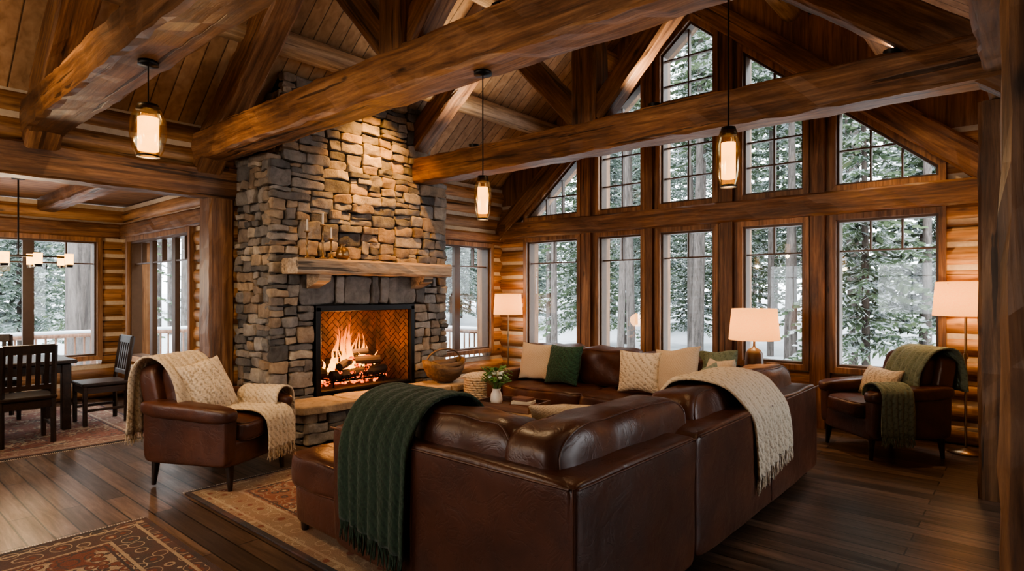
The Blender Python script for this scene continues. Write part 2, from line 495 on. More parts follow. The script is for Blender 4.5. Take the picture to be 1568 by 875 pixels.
# ------------------------------------------------------------------ dimensions
XW, XR, XE = -6.64, -3.3, 0.04     # west wall, ridge, east line
YN, YS = 7.4, -2.6
TY = (-1.2, 1.27, 2.67, 4.98)      # trusses
def zc(x): return 5.87 - .8 * abs(x - XR)
def zw(x): return 5.05 - .85 * abs(x - XR)

g = G(); g.box((-3.7, 2.45, -.05), (13.4, 10.6, .1)); g.obj('floor', M_floor)

g = G()
for (xa, xb) in ((XW - .25, XR), (XR, XE + .2)):
    P = lambda a, b, t: V((a, t, b))
    g.prism([(xa, zc(xa)), (xb, zc(xb)), (xb, zc(xb) + .15), (xa, zc(xa) + .15)], YS - .1, YN + .9, P)
g.obj('ceiling', M_ceil)
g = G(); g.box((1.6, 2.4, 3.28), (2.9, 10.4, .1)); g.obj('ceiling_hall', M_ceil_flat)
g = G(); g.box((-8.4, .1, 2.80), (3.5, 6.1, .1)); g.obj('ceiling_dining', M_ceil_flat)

def logwall(name, axis, fixed, a0, a1, z0, z1, holes=(), d=.225, mat=None):
    g = G(); z = z0 + d / 2
    while z < z1 - d * .3:
        segs = [(a0, a1)]
        for (h0, h1, zb, zt) in holes:
            if z > zb and z < zt:
                ns = []
                for (p, q) in segs:
                    if h1 <= p or h0 >= q: ns.append((p, q)); continue
                    if h0 > p: ns.append((p, h0))
                    if h1 < q: ns.append((h1, q))
                segs = ns
        tt = R.random()
        for (p, q) in segs:
            if q - p < .02: continue
            n = max(2, int((q - p) / .35)); pts = []; rad = []
            for i in range(n + 1):
                a = p + (q - p) * i / n
                rr = .116 + .008 * noise.noise(V((a * 1.3, z * 7, fixed)))
                pts.append((a, fixed, z) if axis == 'x' else (fixed, a, z)); rad.append(rr)
            g.tube(pts, rad, 16, 0, True, True, tt)
            m = (p + q) / 2
            if axis == 'x': g.box((m, fixed, z + d / 2), (q - p, .16, .056), mi=1)
            else: g.box((fixed, m, z + d / 2), (.16, q - p, .056), mi=1)
        z += d
    return g.obj(name, [mat or (M_log_x if axis == 'x' else M_log_y), M_chink])

# ------------------------------------------------------------------ windows
def offset(poly, w):
    n = len(poly); out = []
    for i in range(n):
        p0, p1, p2 = V(poly[i - 1]), V(poly[i]), V(poly[(i + 1) % n])
        d1 = (p1 - p0).normalized(); d2 = (p2 - p1).normalized()
        n1 = V((-d1.y, d1.x)); n2 = V((-d2.y, d2.x))
        b = n1 + n2; b = b / b.dot(n1) if abs(b.dot(n1)) > 1e-6 else n1
        q = p1 + b * w; out.append((q.x, q.y))
    return out
def crange(poly, ax, val):
    r = []
    n = len(poly)
    for i in range(n):
        a, b = poly[i], poly[(i + 1) % n]
        if (a[ax] - val) * (b[ax] - val) < 0:
            t = (val - a[ax]) / (b[ax] - a[ax]); r.append(a[1 - ax] + t * (b[1 - ax] - a[1 - ax]))
    return (min(r), max(r)) if len(r) >= 2 else None
WN = [0]
MU = .018
def window(axis, fixed, out, poly, vb=(), hb=(), casing=.062, name=None):
    WN[0] += 1
    name = name or 'window_%d' % WN[0]
    if axis == 'x': P = lambda a, b, t: V((a, fixed + t * out, b))
    else: P = lambda a, b, t: V((fixed + t * out, a, b))
    e = empty(name)
    def ring(g, A, B, t0, t1, mi=0):
        n = len(A)
        for i in range(n):
            j = (i + 1) % n
            q = [A[i], A[j], B[j], B[i]]
            g.hexa([P(*c, t0) for c in q] + [P(*c, t1) for c in q], mi)
    g = G(); A = poly; B = offset(A, casing); C = offset(B, .025)
    ring(g, A, B, -.15, .16); g.obj('casing', M_casing, e)
    g = G(); ring(g, B, C, -.10, .03)
    def bar(p, q, w, t0, t1):
        p = V(p); q = V(q); d = (q - p).normalized(); nn = V((-d.y, d.x)) * w / 2
        c = [p - nn, q - nn, q + nn, p + nn]
        g.hexa([P(x.x, x.y, t0) for x in c] + [P(x.x, x.y, t1) for x in c], 0)
    for v in vb:
        w = MU; z0 = None
        if isinstance(v, tuple): v, w, z0 = v
        r = crange(C, 0, v)
        if r:
            lo = r[0] if z0 is None else z0
            bar((v, lo), (v, r[1]), w, -.06, .0)
    for h in hb:
        r = crange(C, 1, h)
        if r: bar((r[0], h), (r[1], h), MU, -.055, -.005)
    g.obj('sash', M_sash, e)
    g = G(); n = len(C); g.add([P(a, b, -.03) for a, b in C], [tuple(range(n))]); g.obj('pane', M_glass, e)
    return e

cols = [(-6.05, -4.97), (-4.72, -3.93), (-3.77, -2.93), (-2.69, -1.89), (-1.68, -.64)]
def sash_cols(a, b, n): return [a + (b - a) * i / n for i in range(1, n)]
for i, (a, b) in enumerate(cols):
    nc = 3 if i == 4 else 2
    ia, ib = a + .09, b - .09
    window('x', YN, 1, [(a, .62), (b, .62), (b, 2.35), (a, 2.35)], [(v, MU, 1.95) for v in sash_cols(ia, ib, nc)], [1.95])
    if i == 2:
        window('x', YN, 1, [(a, 2.60), (b, 2.60), (b, 3.80), (a, 3.80)], sash_cols(ia, ib, 2), [3.0, 3.4])
        window('x', YN, 1, [(a, 3.93), (b, 3.93), (b, zw(b)), (XR, zw(XR)), (a, zw(a))], sash_cols(ia, ib, 2), [4.22, 4.56])
    elif i == 3:
        window('x', YN, 1, [(a, 2.60), (b, 2.60), (b, 3.58), (a, 3.58)], sash_cols(ia, ib, 2), [3.0, 3.3])
        window('x', YN, 1, [(a, 3.70), (b, 3.70), (b, zw(b)), (a, zw(a))], sash_cols(ia, ib, 2), [4.0])
    elif i == 4:
        window('x', YN, 1, [(a, 2.60), (b, 2.60), (b, zw(b)), (a, zw(a))], sash_cols(ia, ib, 3), [3.05])
    elif i == 1:
        window('x', YN, 1, [(a, 2.60), (b, 2.60), (b, zw(b)), (a, zw(a))], sash_cols(ia, ib, 2), [3.0, 3.4, 3.8])
    else:
        window('x', YN, 1, [(a, 2.60), (b, 2.60), (b, zw(b)), (a, zw(a))], sash_cols(ia, ib, 3), [2.95])
window('y', XW, -1, [(5.62, .55), (7.05, .55), (7.05, 2.27), (5.62, 2.27)], [(6.335, .11, None), (5.98, MU, 1.9), (6.69, MU, 1.9)], [1.9])
window('x', 2.98, 1, [(-9.65, .55), (-7.42, .55), (-7.42, 2.27), (-9.65, 2.27)], [(-8.93, .10, None), (-8.15, .10, None), (-9.28, MU, 1.9), (-8.54, MU, 1.9), (-7.8, MU, 1.9)], [1.9])
window('y', -10.05, -1, [(1.0, .55), (2.62, .55), (2.62, 2.27), (1.0, 2.27)], [(1.81, .12, None), (1.4, MU, 1.9), (2.22, MU, 1.9)], [1.9])
window('y', -10.05, -1, [(-1.2, .55), (.6, .55), (.6, 2.27), (-1.2, 2.27)], [(-.3, .12, None)], [1.9])
# invented windows out of view, added to let in daylight as fill
window('x', YS, -1, [(-5.6, .9), (-4.2, .9), (-4.2, 2.3), (-5.6, 2.3)], [-4.9], [1.9])
window('x', YS, -1, [(-3.0, .9), (-1.4, .9), (-1.4, 2.3), (-3.0, 2.3)], [-2.2], [1.9])
window('y', 2.9, 1, [(3.9, .6), (6.4, .6), (6.4, 2.6), (3.9, 2.6)], [5.15], [2.1])

# north wall
e = empty('wall_north')
g = G()
PX = lambda a, b, t: V((a, YN + t, b))
for k in range(4):
    a, b = cols[k][1], cols[k + 1][0]
    g.prism([(a, 0), (b, 0), (b, zw(b) + .1), (a, zw(a) + .1)], -.13, .16, PX)
    m = (a + b) / 2; w = (b - a) * .62
    g.prism([(m - w / 2, 0), (m + w / 2, 0), (m + w / 2, zw(m + w / 2) + .1), (m - w / 2, zw(m - w / 2) + .1)], -.19, -.12, PX)
g.obj('posts', M_post, e)
o = logwall('sill_logs', 'x', YN + .02, XW - .25, .2, 0, .62, d=.2067); o.parent = e
o = logwall('corner_logs_west', 'x', YN, XW - .25, -6.05, .62, 2.95); o.parent = e
o = logwall('corner_logs_east', 'x', YN, -.64, .2, .62, 3.2); o.parent = e
g = G()
g.prism([(XW - .2, zw(XW - .2)), (XR, zw(XR)), (XR, zc(XR) + .05), (XW - .2, zc(XW - .2) + .05)], -.05, .16, PX)
g.prism([(XR, zw(XR)), (XE + .2, zw(XE + .2)), (XE + .2, zc(XE + .2) + .05), (XR, zc(XR) + .05)], -.05, .16, PX)
g.obj('gable_boards', M_casing, e)
beam('crossbeam', (XW, YN - .06, 2.475), (XE, YN - .06, 2.475), .30, .25, parent=e)
g = G(); g.box((-3.35, YN, 3.865), (.86, .26, .13)); g.box((-2.29, YN, 3.64), (.82, .26, .13)); g.obj('upper_crossbar', M_casing, e)
beam('rake_west', (XW - .1, YN - .1, zw(XW - .1) + .17), (XR + .05, YN - .1, zw(XR) + .21), .22, .27, parent=e)
beam('rake_east', (XE + .1, YN - .1, zw(XE + .1) + .17), (XR - .05, YN - .1, zw(XR) + .21), .22, .27, parent=e)

# west wall
e = empty('wall_west')
o = logwall('logs', 'y', XW - .02, 2.9, YN + .2, 0, 3.2, holes=[(5.62, 7.05, .55, 2.22)]); o.parent = e
o = logwall('logs_over_opening', 'y', XW - .02, YS, 2.95, 2.80, 3.35); o.parent = e
beam('header', (XW + .02, YS, 2.65), (XW + .02, 2.98, 2.65), .26, .30, parent=e)
beam('opening_post', (XW - .03, 2.82, 0), (XW - .03, 2.82, 2.5), .26, .28, parent=e)
beam('opening_post', (XW - .03, -2.2, 0), (XW - .03, -2.2, 2.5), .26, .28, parent=e)
logwall('wall_dining_north', 'x', 2.98, -10.3, XW - .1, 0, 2.8, holes=[(-9.65, -7.42, .55, 2.22)])
logwall('wall_dining_west', 'y', -10.05, YS, 3.2, 0, 2.8, holes=[(1.0, 2.62, .55, 2.22), (-1.2, .6, .55, 2.22)])
beam('trim_dining_north', (-10, 2.92, 2.37), (-6.8, 2.92, 2.37), .2, .2)
beam('trim_dining_west', (-9.98, YS, 2.37), (-9.98, 2.9, 2.37), .2, .2)
beam('trim_west_window', (XW + .04, 5.5, 2.35), (XW + .04, YN - .1, 2.35), .2, .17)
e = empty('ceiling_beams_dining')
for y in (-1.6, 0.2, 2.0):
    beam('beam', (-10, y, 2.68), (XW, y, 2.68), .2, .2, parent=e)
logwall('wall_south', 'x', YS, -10.2, 3.0, 0, 3.3, holes=[(-5.6, -4.2, .9, 2.3), (-3.0, -1.4, .9, 2.3)])
e2 = empty('wall_south_gable')
g = G(); PS = lambda a, b, t: V((a, YS - t, b))
g.prism([(XW - .2, 3.1), (XE + .2, 3.1), (XR, 5.9)], 0, .12, PS)
g.obj('gable_boards', M_ceil, e2)
logwall('wall_hall_east', 'y', 2.9, YS, YN + .2, 0, 3.3, holes=[(3.9, 6.4, .6, 2.6)])
logwall('wall_hall_north', 'x', YN, .2, 3.0, 0, 3.3)
logwall('wall_east', 'y', .02, 5.82, YN, 0, 2.9)
def post(name, x0, x1, y0, y1, z1):
    e = empty(name)
    beam('shaft', ((x0 + x1) / 2, (y0 + y1) / 2, 0), ((x0 + x1) / 2, (y0 + y1) / 2, z1), y1 - y0, x1 - x0, parent=e)
post('timber_post', -.30, .0, 5.5, 5.8, 2.88)
post('timber_post', -.065, .27, 1.98, 2.3, 2.88)
post('timber_post', -.1, .2, -1.5, -1.2, 2.88)
beam('trim_eave_beam', (-.08, YS, 3.05), (-.08, YN, 3.05), .32, .32)

# ------------------------------------------------------------------ roof trusses
for ti, y in enumerate(TY):
    e = empty('roof_truss')
    beam('tie_beam', (XW + .05, y, 3.01), (XE - .05, y, 3.01), .28, .30, parent=e, hew=.009)
    off = .41
    for sx in (-1, 1):
        xe = XR + sx * 3.28
        beam('rafter', (xe, y, zc(xe) - off + .02), (XR - sx * .02, y, zc(XR) - off), .25, .30, parent=e, hew=.008)
        beam('strut', (XR + sx * .10, y, 3.22), (XR + sx * 1.22, y, 4.42), .19, .22, parent=e)
    beam('king_post', (XR, y, 3.1), (XR, y, 5.5), .26, .28, parent=e)
pe = empty('ceiling_purlins')
def logpole(name, x, z, r, mat=M_purlin):
    g = G(); pts = []; rad = []
    n = 40
    for i in range(n + 1):
        yy = YS + (YN - YS) * i / n
        pts.append((0, yy, 0)); rad.append(r * (1 + .06 * noise.noise(V((yy * 1.1, x, z)))))
    g.tube(pts, rad, 18); return g.obj(name, mat, pe, loc=(x, 0, z))
for x in (-5.52, -4.50, -2.10, -1.08):
    logpole('purlin_log', x, zc(x) - .16, .125)
logpole('ridge_log', XR, zc(XR) - .17, .13)

# ------------------------------------------------------------------ fireplace
def pack(x0, y0, x1, y1, out, wmx=.52, hmx=.24):
    w, h = x1 - x0, y1 - y0
    wl = R.uniform(.20, wmx); hl = R.uniform(.09, hmx)
    if w <= wl and h <= hl: out.append((x0, y0, x1, y1)); return
    if (h > hl and (w < h * 1.9 or w <= wl)):
        c = y0 + h * R.uniform(.32, .68) ; pack(x0, y0, x1, c, out, wmx, hmx); pack(x0, c, x1, y1, out, wmx, hmx)
    else:
        c = x0 + w * R.uniform(.32, .68); pack(x0, y0, c, y1, out, wmx, hmx); pack(c, y0, x1, y1, out, wmx, hmx)
def stones(g, rects, P, dep=.10, gap=.009, tints=None):
    for ri, (a, b, c, d) in enumerate(rects):
        if c - a < .03 or d - b < .025: continue
        pr = R.uniform(-.015, .028)
        ctr = P((a + c) / 2, (b + d) / 2, pr)
        ex = P(1, 0, 0) - P(0, 0, 0); ez = P(0, 1, 0) - P(0, 0, 0); en = P(0, 0, 1) - P(0, 0, 0)
        rot = Matrix((ex, en, ez)).transposed() @ RY(R.uniform(-.035, .035))
        g.sbox(ctr, (c - a - gap, dep, d - b - gap), rot, 4, 0, 9.0, sm=False, disp=.022, fr=9, tint=tints[ri] if tints else None)
FX = -5.8
e = empty('stone_fireplace')
g = G(); rc = []
Pf = lambda a, b, t: V((FX + t - .04, a, b))
pack(2.97, .0, 3.46, 1.36, rc, .34, .2); pack(4.83, .0, 5.38, 1.36, rc, .34, .2)
pack(2.97, 1.36, 3.30, 1.69, rc, .3, .16); pack(4.99, 1.36, 5.38, 1.69, rc, .3, .16)
pack(2.97, 1.69, 5.38, 2.86, rc)
pack(3.5, 0, 4.83, .37, rc)
stones(g, rc, Pf)
rc = []; x = 3.30
for w in (.42, .11, .36, .11, .12, .42, .15):
    rc.append((x, 1.36, min(x + w, 4.99), 1.69)); x += w
stones(g, rc, Pf, dep=.13, tints=[.15, .9, .2, .1, .86, .22, .05])
rc = []; pack(3.12, 2.86, 5.14, 3.78, rc); stones(g, rc, lambda a, b, t: V((FX + t - .07, a, b)))
rc = []; pack(XW + .12, .0, FX - .02, 2.86, rc, .45, .22); stones(g, rc, lambda a, b, t: V((a, 2.97 - t + .04, b)))
stones(g, rc, lambda a, b, t: V((a, 5.38 + t - .04, b)))
rc = []; pack(XW + .3, 2.86, FX - .05, 3.6, rc, .42, .22); stones(g, rc, lambda a, b, t: V((a, 3.12 - t + .04, b)))
stones(g, rc, lambda a, b, t: V((a, 5.14 + t - .04, b)))
rc = [(XW + .12, 2.95, -6.2, 3.1), (-6.2, 2.95, FX, 3.1), (XW + .12, 5.15, -6.2, 5.4), (-6.2, 5.15, FX, 5.4)]
for (a, b, c, d) in rc: g.sbox(((a + c) / 2, (b + d) / 2, 2.88), (c - a, d - b + .02, .07), I3, 3, 0, 9.0, sm=False, disp=.012, fr=9)
g.obj('stones', M_stone, e)
x0 = XW + .10
g = G(); bx_ = (x0 + FX - .06) / 2; bw = (FX - .06) - x0
g.box((bx_, (2.99 + 3.50) / 2, 1.43), (bw, .51, 2.84)); g.box((bx_, (4.79 + 5.36) / 2, 1.43), (bw, .57, 2.84))
g.box((bx_, 4.15, 2.08), (bw, 1.32, 1.54)); g.box((x0 + .05, 4.15, 1.4), (.1, 2.3, 2.8)); g.box((bx_, 4.15, .2), (bw, 1.3, .38))
g.box((bx_, 4.13, 3.28), (bw - .03, 1.98, .86)); g.box((-6.0, 4.13, 3.62), (.28, 1.98, .3))
g.obj('mortar_core', M_mortar, e)
def herring(name, w, h, mat4, par):
    bm = bmesh.new(); W = .058
    for k in range(-40, 40):
        for m in range(-20, 20):
            ox, oy = k * W + m * 2 * W, k * W - m * 2 * W
            for (a, b, c, d) in ((ox, oy, 2 * W, W), (ox, oy + W, W, 2 * W)):
                cx, cy = a + c / 2, b + d / 2
                rx, ry = (cx - cy) * .7071, (cx + cy) * .7071
                if abs(rx) > w / 2 + .08 or abs(ry) > h / 2 + .08: continue
                gp = .004; vs = []
                z = R.uniform(0, .003)
                for zz in (-.02, z):
                    for (p, q) in ((a + gp, b + gp), (a + c - gp, b + gp), (a + c - gp, b + d - gp), (a + gp, b + d - gp)):
                        vs.append(bm.verts.new(((p - q) * .7071, (p + q) * .7071, zz)))
                for f in ((4, 5, 6, 7), (0, 1, 5, 4), (1, 2, 6, 5), (2, 3, 7, 6), (3, 0, 4, 7)): bm.faces.new([vs[i] for i in f])
    for (co, no) in (((w / 2, 0, 0), (1, 0, 0)), ((-w / 2, 0, 0), (-1, 0, 0)), ((0, h / 2, 0), (0, 1, 0)), ((0, -h / 2, 0), (0, -1, 0))):
        bmesh.ops.bisect_plane(bm, geom=list(bm.verts) + list(bm.edges) + list(bm.faces), plane_co=co, plane_no=no, clear_outer=True)
    me = bpy.data.meshes.new(name); bm.to_mesh(me); bm.free(); me.materials.append(M_brick)
    a = me.attributes.new('tint', 'FLOAT', 'FACE'); a.data.foreach_set('value', [R.random() for _ in me.polygons])
    o = bpy.data.objects.new(name, me); COL.objects.link(o); o.matrix_world = mat4; o.parent = par
def mplane(c, ex, ey, ez): return Matrix.Translation(c) @ Matrix((ex, ey, ez)).transposed().to_4x4()
herring('firebox_back', 1.05, .95, mplane(V((-6.33, 4.145, .86)), V((0, 1, 0)), V((0, 0, 1)), V((1, 0, 0))), e)
for (sy, y) in ((1, 3.56), (-1, 4.73)):
    d = V((.5, -sy * .09, 0)).normalized(); nn = V((0, 0, 1)).cross(d)
    if nn.y * sy < 0: nn = -nn
    herring('firebox_side', .56, .95, mplane(V((-6.08, y + sy * .03, .86)), d, V((0, 0, 1)), nn), e)
g = G(); g.box((-6.36, 4.145, .86), (.04, 1.2, 1.0)); g.box((-6.1, 3.52, .86), (.56, .04, 1.0)); g.box((-6.1, 4.77, .86), (.56, .04, 1.0))
g.box((-6.1, 4.145, 1.32), (.56, 1.28, .03)); g.box((-6.1, 4.145, .41), (.58, 1.28, .03)); g.obj('firebox_shell', M_soot, e)
g = G()
for y in (3.50, 4.79): g.cbox((FX + .01, y, .86), (.06, .06, .96), ch=.006)
g.cbox((FX + .01, 4.145, 1.325), (.06, 1.35, .07), ch=.006)
g.cbox((FX + .01, 4.145, .42), (.05, 1.3, .03), ch=.006)
for i in range(9):
    yy = 3.80 + i * .085
    g.tube([(-5.90, yy, .56), (-5.92, yy, .50), (-6.22, yy, .50), (-6.25, yy, .6)], .009, 6)
for xx in (-5.95, -6.2): g.tube([(xx, 3.75, .49), (xx, 4.52, .49)], .011, 6)
for (xx, yy) in ((-5.95, 3.8), (-5.95, 4.48), (-6.2, 3.8), (-6.2, 4.48)): g.cyl((xx, yy, .42), (xx, yy, .5), .01, n=6)
g.obj('metal_surround', M_black, e)
g = G()
def flog(p, q, r, mi=0):
    n = 6; p = V(p); q = V(q)
    g.tube([p.lerp(q, i / n) + V((R.uniform(-.008, .008), 0, R.uniform(-.008, .008))) for i in range(n + 1)], [r * R.uniform(.88, 1.1) for _ in range(n + 1)], 10, mi, sm=False)
flog((-6.15, 3.72, .57), (-6.12, 4.5, .59), .065); flog((-5.98, 3.78, .56), (-6.0, 4.55, .57), .055)
flog((-6.2, 3.85, .68), (-5.93, 4.42, .70), .05); flog((-5.92, 3.85, .66), (-6.18, 4.36, .72), .048); flog((-6.1, 3.9, .78), (-6.02, 4.3, .80), .04)
g.obj('burning_logs', M_char, e)
g = G()
for i in range(130):
    g.sbox((R.uniform(-6.22, -5.95), R.gauss(4.14, .17), .445 + R.uniform(0, .06)), (R.uniform(.025, .055),) * 3, RZ(R.random() * 3), 1, 0, 3.0, sm=False, disp=.01)
for i in range(26):
    a = V((R.uniform(-6.15, -5.93), R.uniform(3.85, 4.45), R.uniform(.55, .74))); g.sbox(a, (.05, .09, .04), RZ(R.random() * 3), 1, 0, 3.0, sm=False, disp=.012)
g.obj('embers', M_ember, e)
g = G()
def flame(y, x, z0, h, w, ph):
    n = 18; pts = []; rad = []
    for i in range(n + 1):
        t = i / n
        pts.append((x + .02 * math.sin(ph + t * 4), y + (w * .7 + .014) * math.sin(ph * 1.7 + t * 5.6) * t, z0 + h * t))
        rad.append(max(.001, w * (math.sin(min(1, t * 2.4 + .25) * pi / 2)) * (1 - t) ** .9 * (1 + .18 * math.sin(ph + t * 11))))
    g.tube(pts, rad, 10, 0, False, True, sq=(1, .45))
for (y, h, w) in ((4.02, .58, .05), (4.10, .50, .055), (4.18, .34, .05), (3.94, .40, .05), (4.27, .42, .04), (3.86, .26, .04), (4.34, .25, .04), (4.05, .66, .035), (4.22, .5, .032), (3.98, .3, .055), (4.14, .24, .055), (3.80, .17, .03), (4.42, .17, .03), (4.00, .7, .02), (4.30, .33, .024),
                  (4.12, .62, .018), (3.90, .45, .018), (4.24, .56, .016), (4.37, .3, .018), (4.07, .4, .04), (3.96, .52, .022), (4.16, .44, .025), (4.2, .2, .05), (3.9, .2, .05)):
    flame(y - .02, R.uniform(-6.14, -5.98), -.04 + R.uniform(-.05, .05), h, w, R.random() * 6)
g.obj('flames', M_flame, e, loc=(0, 0, .62))
light('fire_light', 'POINT', (-5.93, 4.12, .95), 30, (1, .42, .13), .13, e)

# mantel
M_mantelx = wood('mantel_wood_x', (.17, .12, .08), (.41, .31, .215), (.56, .44, .32), 'X', .6)
e = empty('mantel')
beam('shelf', (-5.60, 3.08, 1.765), (-5.60, 5.14, 1.765), .32, .155, M_mantelx, e, .007)
g = G()
for y in (3.42, 4.82):
    g.prism([(-5.75, 1.69), (-5.50, 1.69), (-5.52, 1.62), (-5.66, 1.57), (-5.75, 1.54)], y - .07, y + .07, lambda a, b, t: V((a, t, b)))
g.obj('corbels', M_mantel, e)
for (y, h) in ((3.28, .26), (3.46, .34), (3.56, .20)):
    e = empty('candlestick')
    g = G(); g.lathe([(0, 0), (.04, 0), (.042, .01), (.012, .03), (.010, h * .5), (.02, h * .55), (.009, h * .6), (.009, h), (.028, h + .01), (.028, h + .02), (0, h + .02)], (0, 0, 0), 16)
    g.obj('stick', M_brass, e); g = G(); g.cyl((0, 0, h + .02), (0, 0, h + .14), .011, .010, 10); g.obj('candle', M_ceramic, e)
    e.location = (-5.62, y, 1.850)
g = G(); g.lathe([(0, 0), (.05, 0), (.075, .05), (.06, .11), (.025, .15), (.035, .17)], n=20); g.obj('mantel_vase', M_brass, loc=(-5.62, 3.70, 1.850))

# hearth
e = empty('stone_hearth')
g = G(); rc = []; pack(3.08, 0.01, 5.28, .31, rc, .42, .18); stones(g, rc, lambda a, b, t: V((-5.34 + t, a, b)))
rc = []; pack(-5.66, 0.01, -5.34, .31, rc, .38, .18); stones(g, rc, lambda a, b, t: V((a, 3.11 - t, b))); stones(g, rc, lambda a, b, t: V((a, 5.25 + t, b)))
ys = [3.0, 3.62, 4.4, 4.95, 5.36]
for a, b in zip(ys[:-1], ys[1:]): g.sbox((-5.47, (a + b) / 2, .355), (.52, b - a - .012, .085), I3, 4, 0, 11.0, sm=False, disp=.012, fr=6, tint=R.choice((.38, .70, .62)))
g.obj('stones', M_stone, e); g = G(); g.box((-5.52, 4.18, .16), (.36, 2.12, .31)); g.obj('core', M_mortar, e)

e = empty('firewood_basket', (-5.46, 5.03, .405))
g = G()
prof = [(0, 0), (.14, 0), (.23, .04), (.28, .12), (.30, .19), (.285, .19), (.265, .12), (.22, .05), (0, .02)]
g.lathe(prof, n=28); g.v = [(x * .75, y, z + .10 * (abs(y) / .30) ** 2) for x, y, z in g.v]
g.tube([(0, -.28 * math.cos(a), .25 + .15 * math.sin(a)) for a in [pi * i / 12 for i in range(13)]], .013, 8)
g.obj('basket', wood('basket_wood', (.06, .035, .02), (.18, .11, .06), (.3, .19, .1), 'Y', .6, knots=False), e)
g = G()
for i in range(8): g.tube([(R.uniform(-.10, .10), -.21 + .02 * i, .15 + .035 * (i % 3)), (R.uniform(-.10, .10), .19 + .01 * i, .16 + .035 * (i % 3))], [.04, .036], 10, sm=False)
g.obj('firewood', M_logbark, e)
e = empty('wicker_basket', (-4.97, 5.14, 0))
g = G()
for i in range(18):
    z = .015 + i * .027; r = .125 + .045 * math.sin(z / .5 * pi * .7)
    g.tube([(r * math.cos(a) * (1 + .012 * math.sin(12 * a + i * pi)), r * math.sin(a) * (1 + .012 * math.sin(12 * a + i * pi)), z) for a in [2 * pi * k / 40 for k in range(41)]], .0145, 6, 0, False)
g.cyl((0, 0, .01), (0, 0, .03), .125, n=20)
g.obj('weave', M_wicker, e)
g = G(); g.pillow((0, 0, .50), .32, .26, .12, RZ(.4)); g.obj('folded_blanket', M_creamthrow, e)

# ------------------------------------------------------------------ fabrics
def catmull(pts, m):
    P = [V(p) for p in pts]; P = [P[0] * 2 - P[1]] + P + [P[-1] * 2 - P[-2]]
    out = []; n = len(P) - 3
    for i in range(m + 1):
        u = i / m * n; k = min(int(u), n - 1); t = u - k
        a, b, c, d = P[k:k + 4]
        out.append(.5 * ((2 * b) + (c - a) * t + (2 * a - 5 * b + 4 * c - d) * t * t + (3 * b - a - 3 * c + d) * t ** 3))
    return out
def throw(name, path, s0, s1, place, mat, parent=None, m=44, n=36, amp=.018, fold=3.0, skew=0, taper=0, fringe=(True, True), fl=.09, th=.014, rag=.0):
    pts = catmull([(a, z) for a, z in path], m); sd = R.random() * 30
    e = parent or empty(name)
    vs = []; G0 = G(); ends = {0: [], m: []}
    for i, p in enumerate(pts):
        t = i / m
        d = (pts[min(i + 1, m)] - pts[max(i - 1, 0)]).normalized(); nn = V((-d.y, d.x))
        for j in range(n + 1):
            u = j / n; s = s0 + (s1 - s0) * u
            mid = (s0 + s1) / 2
            s = mid + (s - mid) * (1 - taper * abs(t - .5) * 2) + skew * (t - .5) + .025 * noise.noise(V((t * 4, sd, u * 2)))
            f = amp * (.35 + 1.3 * abs(t - .5) * 2 * .8) * (math.sin(u * fold * 2 * pi + sd + t * 1.5) + .6 * noise.noise(V((u * 9, t * 3, sd))))
            q = p + nn * abs(f) * 1.0
            if rag: q = q + d * rag * (u - .5) * (abs(t - .5) * 2) ** 3 * (1 if t < .5 else -1)
            w = place(q.x, s, q.y); vs.append(w)
            if i in ends: ends[i].append(w)
    fs = [(i * (n + 1) + j, i * (n + 1) + j + 1, (i + 1) * (n + 1) + j + 1, (i + 1) * (n + 1) + j) for i in range(m) for j in range(n)]
    G0.add(vs, fs, 0, True, .5)
    o = G0.obj(name if not parent else 'throw_cloth', mat, e)
    md = o.modifiers.new('t', 'SOLIDIFY'); md.thickness = th; md.offset = 0
    g = G()
    for k, (i, on) in enumerate(zip((0, m), fringe)):
        if not on: continue
        pp = ends[i]
        for j in range(len(pp) - 1):
            for q in (.0, .5):
                a = pp[j].lerp(pp[j + 1], q); b = a + V((R.uniform(-.012, .012), R.uniform(-.012, .012), -fl * R.uniform(.7, 1.1)))
                g.tube([a, a.lerp(b, .5) + V((R.uniform(-.006, .006), R.uniform(-.006, .006), 0)), b], [.0045, .004, .0025], 4, 0, False)
    if g.v: g.obj('fringe', mat, e)
    return e

# ------------------------------------------------------------------ sofas
def soft(g, c, sz, rot=I3, k=7, n=7, d=.006, fr=4): return g.sbox(c, sz, rot, n, 0, k, True, disp=d, fr=fr)
def bx(x0, x1, y0, y1, z0, z1): return ((x0 + x1) / 2, (y0 + y1) / 2, (z0 + z1) / 2), (x1 - x0, y1 - y0, z1 - z0)
e = empty('sectional_sofa')
g = G()
def B(*a, k=16, n=10, d=.010): c, s = bx(*a); soft(g, c, s, I3, k, n, d, 3)
B(-3.0, -1.34, 1.90, 2.13, .07, .76); B(-3.52, -1.36, 1.94, 2.85, .07, .31)
B(-1.56, -1.33, 1.91, 3.02, .07, .76); B(-1.56, -1.33, 3.03, 5.38, .07, .76)
B(-2.28, -1.36, 2.0, 3.02, .07, .31); B(-2.28, -1.36, 3.03, 5.36, .07, .31)
B(-2.30, -1.36, 5.2, 5.39, .07, .62, k=9)
g.obj('frame', M_leather, e)
g = G()
def C(*a, k=5.5, rot=I3, d=.024, n=12, w=2):
    c, s = bx(*a); sd = soft(g, c, s, rot, k, n, d, 5)
    g.welt(c, s, rot, w, .80, k, .006, sd, d, 5)
C(-3.56, -2.72, 1.92, 2.88, .29, .50, k=8); C(-2.72, -2.22, 2.12, 2.9, .29, .49, k=8); C(-2.36, -1.56, 2.12, 3.0, .29, .49, k=8)
C(-2.34, -1.56, 3.04, 4.1, .29, .49, k=8); C(-2.34, -1.56, 4.12, 5.2, .29, .49, k=8)
g.obj('seat_cushions', M_leather, e)
